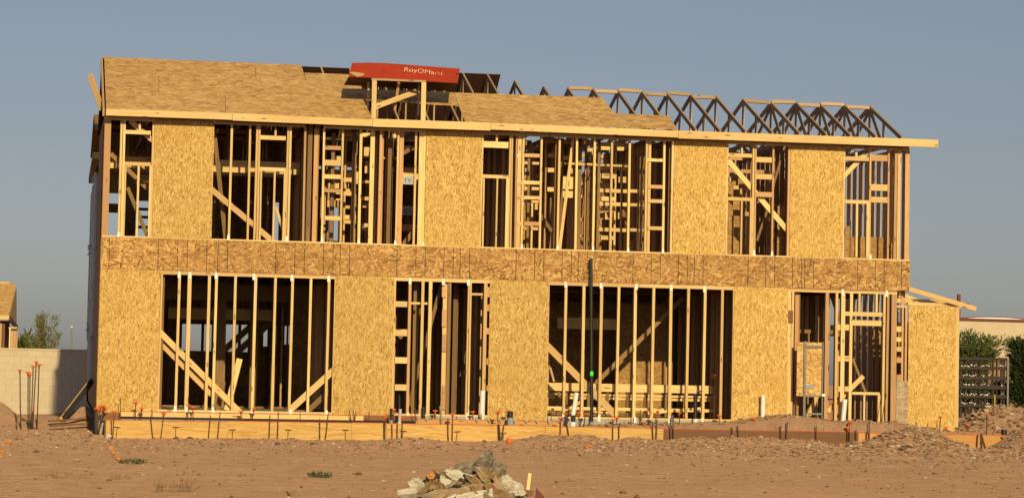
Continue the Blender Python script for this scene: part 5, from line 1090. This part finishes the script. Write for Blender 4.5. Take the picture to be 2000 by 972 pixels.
crumple('paper_sack', 812, 973, 60, 12, 5, c_grey, 'greyish flat sack at the lower left foot of the heap', -.1, 1.0, tilt=35, seed=17)
crumple('paper_sack', 872, 926, 26, 14, 35, c_tan, 'small tan scrap on the upper left ridge of the heap', .16, 1.5, tilt=55, seed=18)
crumple('paper_sack', 950, 935, 60, 10, -40, c_white, 'narrow pale strip below the grey sheet in the heap', .10, 1.2, tilt=50, seed=19)
crumple('paper_sack', 968, 968, 60, 22, -30, c_brown, 'brown sack at the lower right of the heap', -.06, 1.3, tilt=48, seed=20)
crumple('paper_sack', 843, 929, 14, 10, 60, mp('orange_scrap', (.55, .22, .06), (.65, .3, .1)), 'small orange scrap on the left shoulder of the heap', .12, 1.0, tilt=60, seed=21)
crumple('paper_sack', 964, 947, 9, 9, 30, mp('red_scrap', (.45, .07, .05), (.5, .1, .08)), 'small red scrap on the right half of the heap', -.04, 1.0, tilt=60, seed=22)
srng = random.Random(5); heap_line = [(790, 962), (815, 945), (840, 928), (870, 916), (910, 912), (945, 900), (965, 925), (990, 940), (1015, 952), (1035, 968)]
def hl(x):
    for (a, ya), (b_, yb) in zip(heap_line, heap_line[1:]):
        if a <= x <= b_: return ya+(yb-ya)*(x-a)/(b_-a)
    return 970
cols = [c_tan, c_grey, c_brown, c_white, c_kraft, c_dark, c_tan, c_brown, c_dark, c_grey]
for k in range(64):
    x = srng.uniform(800, 1025); y0 = hl(x); t = srng.random(); y = y0+8+t*(985-y0-8)
    crumple('paper_scrap', x, y, srng.uniform(26, 64), srng.uniform(5, 12), srng.uniform(-22, 22)-(x-895)*.33, cols[k % 10], 'small torn scrap of paper wedged between the larger sacks of the heap', .22-t*.4, 1.3, 14, 9, srng.uniform(40, 75), 40+k, 'scrap', grp='small paper scraps in the heap')
A, B = at(1030, 958, DY+.1), at(1034.5, 923, DY+.1); o = board('wood_stake', A-(B-A)*.3, B, .033, .02, M['lumber'], None, up=(0, -1, 0)); thing(o, 'thin wooden stake standing right of the paper heap', 'stake')
A, B = at(1017, 958, DY+.05), at(1040, 963, DY+.05); o = board('wood_block', A, B, .05, .05, M['form_dark'], None); thing(o, 'brown wood block at the foot of the wooden stake', 'block')
o = slab_poly('red_board', [at(1046, 975, DY), at(1068, 978, DY), at(1062, 968, DY), at(1048, 952, DY)], (0, -1, .2), .02, M['maroon'], None); thing(o, 'dark red board end at the lower right of the heap', 'board')
